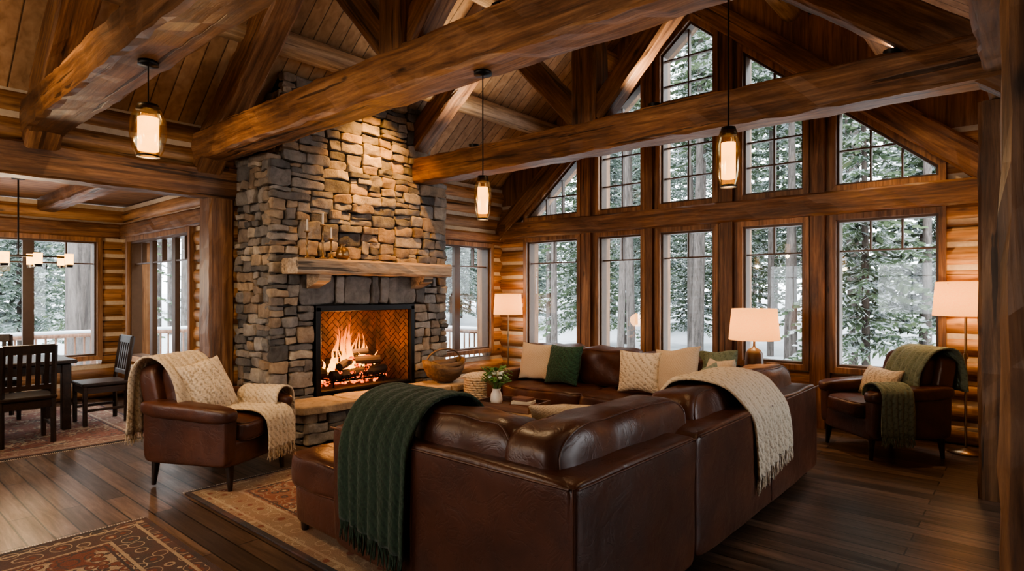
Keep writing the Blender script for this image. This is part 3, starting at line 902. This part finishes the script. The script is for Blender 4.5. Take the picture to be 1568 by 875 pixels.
g = G()
C(-3.04, -2.44, 2.0, 2.33, .50, .90, rot=RX(-.10), k=4.5, w=1); C(-2.44, -1.72, 1.98, 2.33, .50, .91, rot=RX(-.10), k=4.5, w=1)
C(-1.82, -1.46, 1.98, 3.28, .50, .92, rot=RY(-.10), k=4.5, w=0); C(-1.80, -1.46, 3.3, 4.33, .50, .91, rot=RY(-.10), k=4.5, w=0); C(-1.80, -1.46, 4.35, 5.22, .50, .92, rot=RY(-.10), k=4.5, w=0)
g.obj('back_cushions', M_leather, e)
g = G()
for (x, y) in ((-3.45, 2.0), (-3.45, 2.78), (-1.42, 1.98), (-1.42, 5.3), (-2.2, 5.3), (-1.42, 3.1), (-2.2, 2.9)): g.cyl((x, y, .013), (x, y, .1), .022, .03, 10)
g.obj('feet', M_darkwood, e)
g = G()
for (pts) in ([(-3.0, 1.896, .735), (-1.35, 1.896, .735)], [(-1.325, 1.92, .735), (-1.325, 3.0, .735)], [(-1.325, 3.05, .735), (-1.325, 5.36, .735)], [(-1.335, 1.903, .09), (-1.335, 1.903, .74)],
              [(-2.3, 1.898, .1), (-2.3, 1.898, .72)], [(-1.327, 4.2, .1), (-1.327, 4.2, .72)]):
    g.tube(pts, .006, 6)
g.obj('piping', M_leather, e)

e = empty('leather_sofa')
g = G()
B(-4.74, -2.36, 5.78, 5.98, .07, .74); B(-4.72, -2.38, 5.05, 5.9, .07, .31); B(-4.76, -4.56, 5.02, 5.96, .07, .60, k=8)
g.obj('frame', M_leather, e)
g = G()
C(-4.54, -3.50, 5.0, 5.8, .29, .48, k=8); C(-3.49, -2.38, 5.0, 5.8, .29, .48, k=8)
for (a, b) in ((-4.55, -3.86), (-3.86, -3.12), (-3.12, -2.38)): C(a, b, 5.56, 5.86, .48, .89, rot=RX(.10), w=1)
g.obj('cushions', M_leather, e)
g = G()
for (x, y) in ((-4.65, 5.1), (-4.65, 5.9), (-2.45, 5.1), (-2.45, 5.9)): g.cyl((x, y, 0), (x, y, .1), .022, .03, 10)
g.obj('feet', M_darkwood, e)

def pillow(c, w, h, t, rz, tilt, mat, name='throw_pillow', roll=0):
    g = G(); g.pillow((0, 0, 0), w, h, t)
    o = g.obj(name, mat, weld=True)
    o.matrix_world = Matrix.Translation(c) @ (RZ(rz) @ RX(pi / 2 - tilt) @ RZ(roll)).to_4x4()
    return o
pillow((-4.34, 5.46, .70), .46, .44, .17, .12, .28, M_beige)
pillow((-3.93, 5.42, .70), .46, .44, .17, -.05, .3, M_greenp)
pillow((-2.98, 5.40, .70), .44, .42, .17, .25, .3, M_cream)
pillow((-2.62, 5.46, .72), .52, .50, .17, -.2, .28, M_beige, roll=.12)
pillow((-2.28, 5.60, .74), .46, .42, .15, -.3, .25, M_sage, roll=.1)
pillow((-2.02, 4.95, .72), .48, .46, .16, -.8, .3, M_beige, roll=.1)
pillow((-1.93, 4.5, .73), .44, .42, .16, -1.35, .28, M_sage)
pillow((-2.00, 2.86, .70), .52, .48, .17, 3.75, .8, M_beige)
pillow((-2.14, 3.38, .60), .50, .46, .17, 1.9, 1.25, M_beige)

throw('green_throw', [(1.868, .24), (1.865, .45), (1.868, .68), (1.90, .80), (1.99, .915), (2.14, .955), (2.30, .93), (2.42, .80), (2.44, .62)], -2.83, -2.28,
      lambda a, s, z: V((s, a, z)), M_green, skew=.03, taper=.0, fold=3.2, amp=.016, m=60, n=44, fl=.11, rag=-.08)
throw('cream_throw', [(-1.295, .36), (-1.292, .55), (-1.30, .70), (-1.345, .80), (-1.45, .91), (-1.62, .955), (-1.80, .93), (-1.90, .78), (-1.92, .62)], 3.72, 4.42,
      lambda a, s, z: V((a, s, z)), M_creamthrow, skew=-.35, fold=3.6, amp=.02, m=60, n=44, fl=.10, rag=.10)

# ------------------------------------------------------------------ armchairs
def armchair(loc, ang):
    e = empty('leather_armchair', loc, ang)
    g = G()
    soft(g, (0, 0, .27), (.74, .72, .20), k=12)
    for s in (-1, 1):
        soft(g, (.0, s * .335, .40), (.74, .14, .42), k=10)
        soft(g, (.0, s * .345, .585), (.80, .19, .13), RY(.06), k=4)
    soft(g, (-.36, 0, .60), (.18, .66, .66), RY(-.20), k=7)
    g.obj('frame', M_leather, e)
    g = G()
    sd = soft(g, (.09, 0, .43), (.68, .53, .17), k=6, d=.012, n=10, fr=5); g.welt((.09, 0, .43), (.68, .53, .17), I3, 2, .8, 6, .006, sd, .012, 5)
    soft(g, (-.25, 0, .69), (.19, .53, .50), RY(-.22), k=4.5, d=.018, n=10)
    g.obj('cushions', M_leather, e)
    g = G()
    for x in (-.33, .33):
        for y in (-.31, .31): g.cyl((x * 1.04, y * 1.03, 0), (x, y, .19), .017, .032, 10)
    g.obj('legs', M_darkwood, e)
    return e
a1 = math.atan2(.46, .89)
ch = armchair((-4.98, 2.14, .013), a1)
throw('throw_back', [(-.54, .38), (-.53, .62), (-.51, .85), (-.44, .965), (-.33, .985), (-.22, .93), (-.12, .78), (-.07, .60)], -.36, .12, lambda a, s, z: V((a, s, z)), M_creamthrow, ch, amp=.014, fringe=(True, False))
throw('throw_seat', [(-.06, .545), (.2, .545), (.38, .545), (.455, .49), (.47, .38), (.475, .25)], -.06, .27, lambda a, s, z: V((a, s, z)), M_creamthrow, ch, amp=.015, fringe=(False, True))
throw('throw_arm', [(.22, .55), (.235, .64), (.30, .68), (.38, .68), (.455, .62), (.462, .5), (.462, .34)], -.02, .36, lambda a, s, z: V((s, a, z)), M_creamthrow, ch, amp=.012, fringe=(False, True))
g = G(); g.pillow((-.06, -.06, .73), .46, .44, .17, RZ(-.1) @ RY(pi / 2 - .42) @ RZ(.15)); g.obj('knit_pillow', M_cream, ch, weld=True)

a2 = math.atan2(-.72, -.70)
ch = armchair((-1.08, 6.62, 0), a2)
throw('throw_back', [(-.535, .60), (-.52, .80), (-.45, .965), (-.33, .985), (-.22, .93), (-.12, .78), (-.09, .6)], -.10, .36, lambda a, s, z: V((a, s, z)), M_sage, ch, amp=.014, fringe=(False, False))
throw('throw_arm', [(.22, .56), (.235, .64), (.30, .68), (.38, .68), (.455, .62), (.462, .5), (.462, .24)], .05, .34, lambda a, s, z: V((s, a, z)), M_sage, ch, amp=.012, fringe=(False, True))
g = G(); g.pillow((-.02, -.05, .64), .48, .30, .15, RY(pi / 2 - .45) @ RZ(pi / 2)); g.obj('knit_pillow', M_cream, ch, weld=True)

# ------------------------------------------------------------------ coffee table
e = empty('coffee_table', (-3.62, 4.08, .013))
g = G()
g.cbox((0, 0, .405), (1.05, .85, .05), ch=.01)
for x in (-.45, .45):
    for y in (-.35, .35): g.cbox((x, y, .19), (.07, .07, .38), ch=.006)
g.cbox((0, 0, .14), (.94, .74, .03), ch=.006)
for y in (-.36, .36): g.cbox((0, y, .35), (.86, .03, .07), ch=.004)
for x in (-.46, .46): g.cbox((x, 0, .35), (.03, .66, .07), ch=.004)
g.obj('table', M_oak, e)
e = empty('wooden_tray', (-3.60, 4.16, .444), .15)
g = G(); g.box((0, 0, .008), (.58, .40, .014))
for y in (-.195, .195): g.cbox((0, y, .035), (.58, .015, .06), ch=.003)
for x in (-.285, .285): g.cbox((x, 0, .035), (.015, .40, .06), ch=.003)
g.obj('tray', wood('tray_wood', (.05, .02, .010), (.13, .056, .026), (.21, .10, .05), 'X', .45, knots=False), e)
g = G(); g.cbox((.12, .0, .032), (.22, .15, .03), ch=.002); g.cbox((.12, .0, .062), (.19, .14, .028), RZ(.2), mi=1, ch=.002); g.cbox((.11, .01, .090), (.17, .12, .024), RZ(-.1), mi=0, ch=.002); g.obj('books', [M_book, M_pages], e)
e = empty('flower_vase', (-3.76, 4.12, .460))
g = G(); g.lathe([(0, 0), (.045, 0), (.058, .04), (.05, .10), (.035, .13), (.042, .15)], n=20); g.obj('vase', M_ceramic, e)
g = G()
for i in range(56):
    a = R.random() * 2 * pi; l = R.uniform(.08, .18); up = R.uniform(.06, .21)
    tip = V((math.cos(a) * l * .75, math.sin(a) * l * .75, .14 + up)); g.tube([(0, 0, .1), V((tip.x * .4, tip.y * .4, .12 + up * .7)), tip], .002, 4, 0, False)
    g.sbox(tip, (.075, .034, .008), RZ(a) @ RY(R.uniform(-.8, .8)), 2, 0, 2.2)
g.obj('leaves', M_leaf, e)
g = G()
for i in range(12):
    a = R.random() * 2 * pi; l = R.uniform(.0, .10); g.sbox((math.cos(a) * l, math.sin(a) * l, .25 + R.uniform(0, .06)), (.04, .04, .03), I3, 2, 0, 2.0)
g.obj('blossoms', M_petal, e)

# ------------------------------------------------------------------ lamps
def shade(g, z0, z1, r0, r1): g.lathe([(r0, z0), (r1, z1)], n=40); g.lathe([(r0 - .004, z0), (r1 - .004, z1)], n=40)
LC = (1, .60, .28)
def floor_lamp(loc, H, r, hs, en):
    e = empty('floor_lamp', loc)
    g = G(); g.lathe([(0, 0), (.14, 0), (.14, .015), (.05, .03), (.02, .05), (0, .05)], n=24); g.cyl((0, 0, .04), (0, 0, H - hs + .1), .011, n=10)
    g.cyl((0, 0, H * .55), (0, 0, H * .58), .02, n=12); g.tube([(0, 0, H - hs + .05), (.04, 0, H - hs + .1), (0, 0, H - .02)], .004, 6)
    for a in range(3): g.cyl((0, 0, H - .02), (r * .93 * math.cos(a * 2.1), r * .93 * math.sin(a * 2.1), H - .02), .003, n=6)
    g.obj('stand', M_brass, e)
    g = G(); shade(g, H - hs, H, r, r * .9); g.obj('lampshade', M_shade, e)
    g = G(); g.sbox((0, 0, H - hs * .5), (.05, .05, .08), I3, 3, 0, 2.0); g.obj('bulb', M_bulb, e)
    light('lamp_light', 'POINT', (0, 0, H - hs * .5), en, LC, .05, e)
floor_lamp((-.47, 7.0, 0), 1.60, .26, .32, 16)
floor_lamp((-6.1, 6.95, 0), 1.48, .225, .32, 13)
e = empty('side_table', (-2.17, 6.32, 0))
g = G(); g.lathe([(0, .55), (.25, .55), (.26, .565), (.26, .59), (0, .59)], n=32)
for a in range(4): g.cyl((.2 * math.cos(a * pi / 2 + .8), .2 * math.sin(a * pi / 2 + .8), 0), (.16 * math.cos(a * pi / 2 + .8), .16 * math.sin(a * pi / 2 + .8), .55), .014, .018, 8)
g.obj('table', M_darkwood, e)
e = empty('table_lamp', (-2.17, 6.32, .591))
g = G(); g.lathe([(0, 0), (.085, 0), (.09, .02), (.095, .1), (.085, .28), (.06, .32), (.02, .34), (.012, .36), (.012, .5), (0, .5)], n=28); g.obj('base', simple('dark_ceramic', (.07, .045, .03), .35), e)
g = G(); shade(g, .42, .74, .25, .22); g.obj('lampshade', M_shade, e)
g = G(); g.sbox((0, 0, .56), (.05, .05, .08), I3, 3, 0, 2.0)
g.obj('bulb', M_bulb, e)
g = G()
for a in range(3): g.cyl((0, 0, .7), (.215 * math.cos(a * 2.1), .215 * math.sin(a * 2.1), .7), .003, n=6)
g.cyl((0, 0, .5), (0, 0, .7), .004, n=6); g.obj('harp', M_brass, e)
light('lamp_light', 'POINT', (0, 0, .58), 11, LC, .05, e)

def pendant(x, y, ztop, zshade, h, r, en=8):
    e = empty('pendant_lamp', (x, y, zshade))
    g = G(); g.lathe([(0, ztop - zshade), (.055, ztop - zshade), (.055, ztop - zshade - .025), (0, ztop - zshade - .03)], n=20)
    g.cyl((0, 0, h), (0, 0, ztop - zshade), .004, n=6); g.lathe([(0, h + .02), (r * .55, h + .015), (r * .66, h - .01), (r * .66, h - .02), (0, h - .02)], n=20)
    g.lathe([(r * .62, -.004), (r * .66, .0), (r * .62, .006)], n=24)
    g.obj('fixture', M_black, e)
    g = G(); g.lathe([(r * .62, 0), (r * .85, h * .15), (r, h * .45), (r * .95, h * .75), (r * .66, h)], n=28); g.obj('glass', M_lampglass, e)
    g = G(); g.lathe([(0, .035), (r * .56, .035), (r * .56, h * .78), (0, h * .78)], n=24); g.obj('diffuser', M_glow, e)
    light('pendant_light', 'POINT', (0, 0, -.03), en, WARM, .04, e)
pendant(-3.93, TY[1], 2.86, 2.30, .29, .098, 12)
pendant(-2.55, TY[2], 2.86, 1.95, .25, .055)
pendant(-1.03, TY[2], 2.86, 1.975, .25, .055)
pendant(-3.7, TY[0], 2.86, 2.2, .27, .095, 45)  # this and the next two pendants are added behind the viewpoint for fill
pendant(-1.5, TY[0], 2.86, 2.2, .27, .095, 30)
pendant(-5.4, TY[0], 2.86, 2.2, .27, .095, 45)

def spot(loc, tgt, en, ang, name='ceiling_spotlight', col=(1, .64, .32), blend=.8):
    e = empty(name)
    d = (V(tgt) - V(loc)).normalized(); p = V(loc)
    g = G(); g.cyl(p - d * .12, p - d * .01, .035, .042, 16); g.cyl(p - d * .06, (p.x, p.y, zc(p.x) - .02), .010, n=8); g.cyl((p.x, p.y, zc(p.x) - .03), (p.x, p.y, zc(p.x)), .045, n=16)
    g.obj('housing', M_black, e)
    light('spot', 'SPOT', p + d * .005, en, col, .03, e, p + d, ang, blend)
spot((-5.02, 4.15, 4.16), (-5.83, 4.25, 2.45), 500, 62, col=(1, .46, .11), blend=1.0)
spot((-5.0, 6.3, 4.2), (-6.1, 6.6, 1.0), 140, 55)  # from here on the spots are extra ones, added as interior fill
spot((-1.6, 6.3, 4.2), (-.5, 6.9, 1.0), 140, 60)
spot((-1.7, 3.7, 4.2), (-3.4, 4.2, .4), 150, 75)
spot((-5.0, 1.9, 4.2), (-5.9, 1.8, 1.0), 120, 75)
spot((-4.9, .2, 4.2), (-5.0, 2.2, .5), 170, 75)
spot((-3.9, 6.2, 4.7), (-3.6, 5.6, .5), 150, 75)
# invented uplights on the tie beams, added to brighten the roof boards
e = empty('fill_uplights')
g = G()
for (x, y, en) in ((-4.9, TY[3], 70), (-2.6, TY[3], 80), (-.75, TY[3], 50), (-2.4, TY[2], 80), (-.8, TY[2], 50), (-4.6, TY[1], 40)):
    g.cyl((x, y, 3.165), (x, y, 3.215), .05, .06, 16)
    light('fill_uplight', 'SPOT', (x, y, 3.23), en, (1, .76, .5), .05, e, (x + .001, y, 5), 130, 1.0)
g.obj('housings', M_black, e)

# ------------------------------------------------------------------ dining set
e = empty('dining_table', (-8.36, 1.1, .013))
g = G(); g.cbox((0, 0, .735), (1.0, 1.5, .04), ch=.008)
for x in (-.42, .42):
    for y in (-.66, .66): g.cbox((x, y, .355), (.085, .085, .71), ch=.006)
for x in (-.42, .42): g.cbox((x, 0, .66), (.03, 1.26, .09), ch=.004)
for y in (-.66, .66): g.cbox((0, y, .66), (.80, .03, .09), ch=.004)
g.obj('table', M_darkwood, e)
def dchair(x, y, ang):
    e = empty('dining_chair', (x, y, .013), ang)
    g = G()
    for s in (-.2, .2):
        g.cbox((.2, s, .22), (.04, .04, .44), ch=.004)
        g.tube([(-.2, s, 0), (-.2, s, .45), (-.23, s, .7), (-.27, s, .97)], .024, 4, 0, True, False)
        g.cbox((0, s, .17), (.38, .02, .03), ch=.003)
    g.cbox((0, 0, .455), (.46, .46, .035), ch=.008); g.cbox((.2, 0, .39), (.025, .38, .07), ch=.003); g.cbox((-.2, 0, .39), (.025, .38, .07), ch=.003)
    for s in (-.2, .2): g.cbox((0, s, .39), (.38, .025, .07), ch=.003)
    g.cbox((-.265, 0, .935), (.025, .40, .09), RY(-.13), ch=.004); g.cbox((-.205, 0, .56), (.022, .38, .05), RY(-.1), ch=.003)
    for i in range(5): g.cbox((-.235, -.14 + .07 * i, .74), (.012, .04, .34), RY(-.14), ch=.002)
    g.obj('frame', M_darkwood, e)
dchair(-7.56, 1.33, pi); dchair(-8.12, 2.13, -pi / 2); dchair(-7.56, .55, pi); dchair(-9.14, 1.33, 0); dchair(-9.14, .6, 0)
e = empty('chandelier', (-8.32, 1.42, 0))
g = G(); g.cyl((0, 0, 1.9), (0, 0, 2.74), .008, n=8); g.lathe([(0, 2.75), (.06, 2.75), (.06, 2.73), (0, 2.72)], n=20)
g.cbox((0, 0, 1.90), (.03, .9, .02), ch=.003)
gl = G()
for y in (-.42, -.14, .14, .42):
    g.tube([(0, y, 1.9), (0, y, 1.78)], .008, 6)
    for x in (-.16, .16):
        g.tube([(0, y, 1.79), (x, y, 1.79)], .007, 6); g.cyl((x, y, 1.78), (x, y, 1.81), .035, .04, 14)
        gl.lathe([(0, 1.81), (.04, 1.81), (.042, 1.93), (0, 1.93)], (x, y, 0), 18)
g.obj('frame', M_black, e); gl.obj('candle_shades', M_glow, e)
light('chandelier_light', 'POINT', (0, 0, 1.7), 30, WARM, .15, e)

# ------------------------------------------------------------------ rugs
def rug(name, x0, x1, y0, y1, mat):
    hx, hy = (x1 - x0) / 2, (y1 - y0) / 2
    e = empty(name, ((x0 + x1) / 2, (y0 + y1) / 2, 0))
    g = G(); g.cbox((0, 0, .006), (2 * hx, 2 * hy, .012), ch=.003); g.obj('pile', mat, e)
    g = G(); yy = -hy
    while yy < hy:
        for s in (-1, 1): g.box((s * (hx + .015), yy, .003), (.04, .004, .004), RZ(R.uniform(-.2, .2)))
        yy += .015
    g.obj('fringe', M_pages, e)
rug('persian_rug', -4.76, -1.9, 1.78, 4.9, mk_rug('rug_main', 1.43, 1.56, (.18, .07, .048), (.25, .18, .125), (.13, .075, .052)))
rug('persian_rug', -4.43, -2.2, -1.2, 1.42, mk_rug('rug_front', 1.115, 1.31, (.15, .054, .038), (.06, .048, .05), (.19, .12, .07)))
rug('persian_rug', -9.6, -6.9, -.9, 2.45, mk_rug('rug_dining', 1.35, 1.675, (.17, .065, .045), (.2, .12, .09), (.18, .12, .08)))

# ------------------------------------------------------------------ outdoors
g = G(); n = 60
vs = []
for i in range(n + 1):
    for j in range(n + 1):
        x = -75 + 120 * i / n; y = -30 + 110 * j / n
        d = max(0, max(-11 - x, y - 9)); z = -.75 + .35 * noise.noise(V((x * .12, y * .12, 0))) * min(1, d / 3) + .035 * max(0, d - 4)
        vs.append((x, y, z))
g.add(vs, [(i * (n + 1) + j, (i + 1) * (n + 1) + j, (i + 1) * (n + 1) + j + 1, i * (n + 1) + j + 1) for i in range(n) for j in range(n)], 0, True, .5)
g.obj('snowy_ground', M_snow)
def gz(x, y):
    d = max(0, max(-11 - x, y - 9)); return -.75 + .035 * max(0, d - 4) - .25
e = empty('snowy_deck')
g = G(); g.box((-9.6, 5.6, -.16), (5.2, 4.7, .12)); g.box((-11.2, 0, -.16), (2.0, 6.4, .12)); g.obj('snow', M_snow, e)
g = G()
def rail(p, q):
    p, q = V(p), V(q); d = q - p; L = d.length; n = int(L / .13)
    g.cyl(p + V((0, 0, .88)), q + V((0, 0, .88)), .04, n=8); g.cyl(p + V((0, 0, .06)), q + V((0, 0, .06)), .03, n=8)
    for i in range(n + 1):
        c = p.lerp(q, i / n); r = .05 if i % 12 == 0 else .016; g.cyl(c, c + V((0, 0, .98 if r > .03 else .87)), r, n=6)
rail((-12.1, -3.2, -.1), (-12.1, 7.9, -.1)); rail((-12.1, 7.9, -.1), (-7.1, 7.9, -.1))
g.obj('railing', M_deck, e)
g = G()
def railsnow(p, q): g.tube([p, q], .035, 8)
railsnow((-12.1, -3.2, .83), (-12.1, 7.9, .83)); railsnow((-12.1, 7.9, .83), (-7.1, 7.9, .83)); g.obj('rail_snow', M_snow, e)

def conifer(name, H, lower, R0, seed, bark, dz=.30, nb=7, tr=1.0):
    r = random.Random(seed); g = G()
    g.tube([(0, 0, -.3), (.04, 0, H * .4), (0, .03, H * .75), (0, 0, H)], [(.009 * H + .02) * tr, (.007 * H + .015) * tr, .05 * tr, .01], 9, 0, False, True, .5)
    z = H * lower
    while z < H * .985:
        f = (1 - z / H) / (1 - lower) ; L = R0 * (f ** .75) * r.uniform(.8, 1.1) + .12
        k = nb if f > .25 else 5
        a0 = r.random() * 6
        for b in range(k):
            a = a0 + 2 * pi * b / k + r.uniform(-.3, .3); l = L * r.uniform(.65, 1.12)
            dr = r.uniform(.22, .5); d = V((math.cos(a), math.sin(a), 0)); sd = V((-d.y, d.x, 0))
            ns = max(4, int(l / .12)); tt = r.random()
            for i in range(ns):
                t = (i + .6) / ns; p = d * l * t + V((0, 0, z + .1 * l * t - dr * l * t * t + r.uniform(-.03, .03)))
                w = (.10 + .20 * l * (1 - t)) * r.uniform(.7, 1.2); ln = l / ns * 1.5
                for s in (-1, 1):
                    tip = p + sd * s * w + d * ln * .8 + V((0, 0, -w * r.uniform(.2, .8)))
                    m1 = p.lerp(tip, .5) + d * ln * .33 + V((0, 0, .02)); m2 = p.lerp(tip, .5) - d * ln * .33 + V((0, 0, -.02))
                    g.add([p, m1, tip, m2], [(0, 1, 2, 3)], 1, False, tt)
                g.add([p + sd * .04, p + d * ln, p - sd * .04 , p - d * ln * .2 + V((0, 0, -.08))], [(0, 1, 2, 3)], 1, False, tt)
        z += dz * r.uniform(.8, 1.2) * (1 if f > .3 else .8)
    o = g.obj(name, [bark, M_needle]); return o
forest = empty('snowy_forest')
protos = [conifer('snowy_fir', 11, .18, 2.1, 1, M_bark), conifer('snowy_fir', 8, .17, 1.8, 2, M_bark, .26), conifer('snowy_pine', 17, .45, 1.7, 3, M_barkgrey, .36, tr=.68),
          conifer('snowy_pine', 19, .58, 1.6, 4, M_barkgrey, .4, tr=.70), conifer('snowy_fir', 14, .22, 2.3, 5, M_bark, .33)]
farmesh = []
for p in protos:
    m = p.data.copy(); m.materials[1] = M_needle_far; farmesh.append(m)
used = set()
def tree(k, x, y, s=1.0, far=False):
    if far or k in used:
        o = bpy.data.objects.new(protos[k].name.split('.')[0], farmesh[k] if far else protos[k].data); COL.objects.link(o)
    else: o = protos[k]; used.add(k)
    o.location = (x, y, gz(x, y)); o.rotation_euler = (R.uniform(-.02, .02), R.uniform(-.02, .02), R.random() * 6); o.scale = (s, s, s * R.uniform(.9, 1.1)); o.parent = forest
for (k, x, y, s) in ((1, -2.6, 14.2, .95), (0, -.7, 15.6, 1), (0, -1.9, 16.6, .9), (2, -5.6, 14.2, .9), (3, -6.8, 15.3, .9), (2, -8.1, 13.6, .85), (3, -9.0, 15.8, 1), (2, -10.8, 14.4, .9),
                     (3, -4.5, 15.9, .8), (3, -3.3, 16.5, .8), (2, -1.4, 18.5, .9), (1, -11.5, 17, 1), (1, -9.3, 20.5, .8), (4, -6, 24, 1), (3, -1.6, 14.5, .7), (3, -.1, 17.5, .7), (2, -7.4, 17, .8), (3, -10, 17.5, .8),
                     (3, -12.6, 16.5, .9), (3, -5.2, 17.8, .8), (3, -8.4, 18.6, .9), (3, -3.9, 19.5, .9), (2, -6.2, 19.5, .9), (3, -2.3, 20.5, .9), (3, -.9, 21, .9), (3, -11.6, 20, .9), (0, -4.6, 20.5, .9), (0, -7.8, 21.5, .9), (1, -12.5, 19, .9),
                     (3, -15.6, 3.7, 2.0), (2, -16, 6, 1), (1, -15.2, 8.6, .8), (3, -17, 1.9, 1), (0, -18.5, 5, .8), (2, -14.5, 11, .9), (1, -16.5, .5, .8), (4, -19, 9.5, .9)):
    tree(k, x, y, s)
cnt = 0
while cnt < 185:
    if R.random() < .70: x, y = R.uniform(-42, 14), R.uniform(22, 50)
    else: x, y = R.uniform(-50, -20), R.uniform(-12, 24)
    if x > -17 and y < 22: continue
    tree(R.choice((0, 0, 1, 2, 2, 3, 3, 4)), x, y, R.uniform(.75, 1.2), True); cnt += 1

# ------------------------------------------------------------------ world, camera
w = bpy.data.worlds.new('sky'); SC.world = w; w.use_nodes = True
nt = w.node_tree; bg = nt.nodes['Background']; bg.inputs[0].default_value = (.92, .96, 1.0, 1); bg.inputs[1].default_value = 6.5

cam = bpy.data.cameras.new('camera'); co = bpy.data.objects.new('camera', cam); COL.objects.link(co)
co.location = (0, 0, 1.5); co.rotation_euler = (pi / 2, 0, math.radians(40.9))
cam.sensor_width = 36; cam.lens = 36 * 920 / 1568; cam.shift_y = .0067; cam.clip_start = .05; cam.clip_end = 300
SC.camera = co
try:
    SC.view_settings.view_transform = 'AgX'; SC.view_settings.look = 'AgX - Medium High Contrast'; SC.view_settings.exposure = 0.62
except Exception as ex: print(ex)
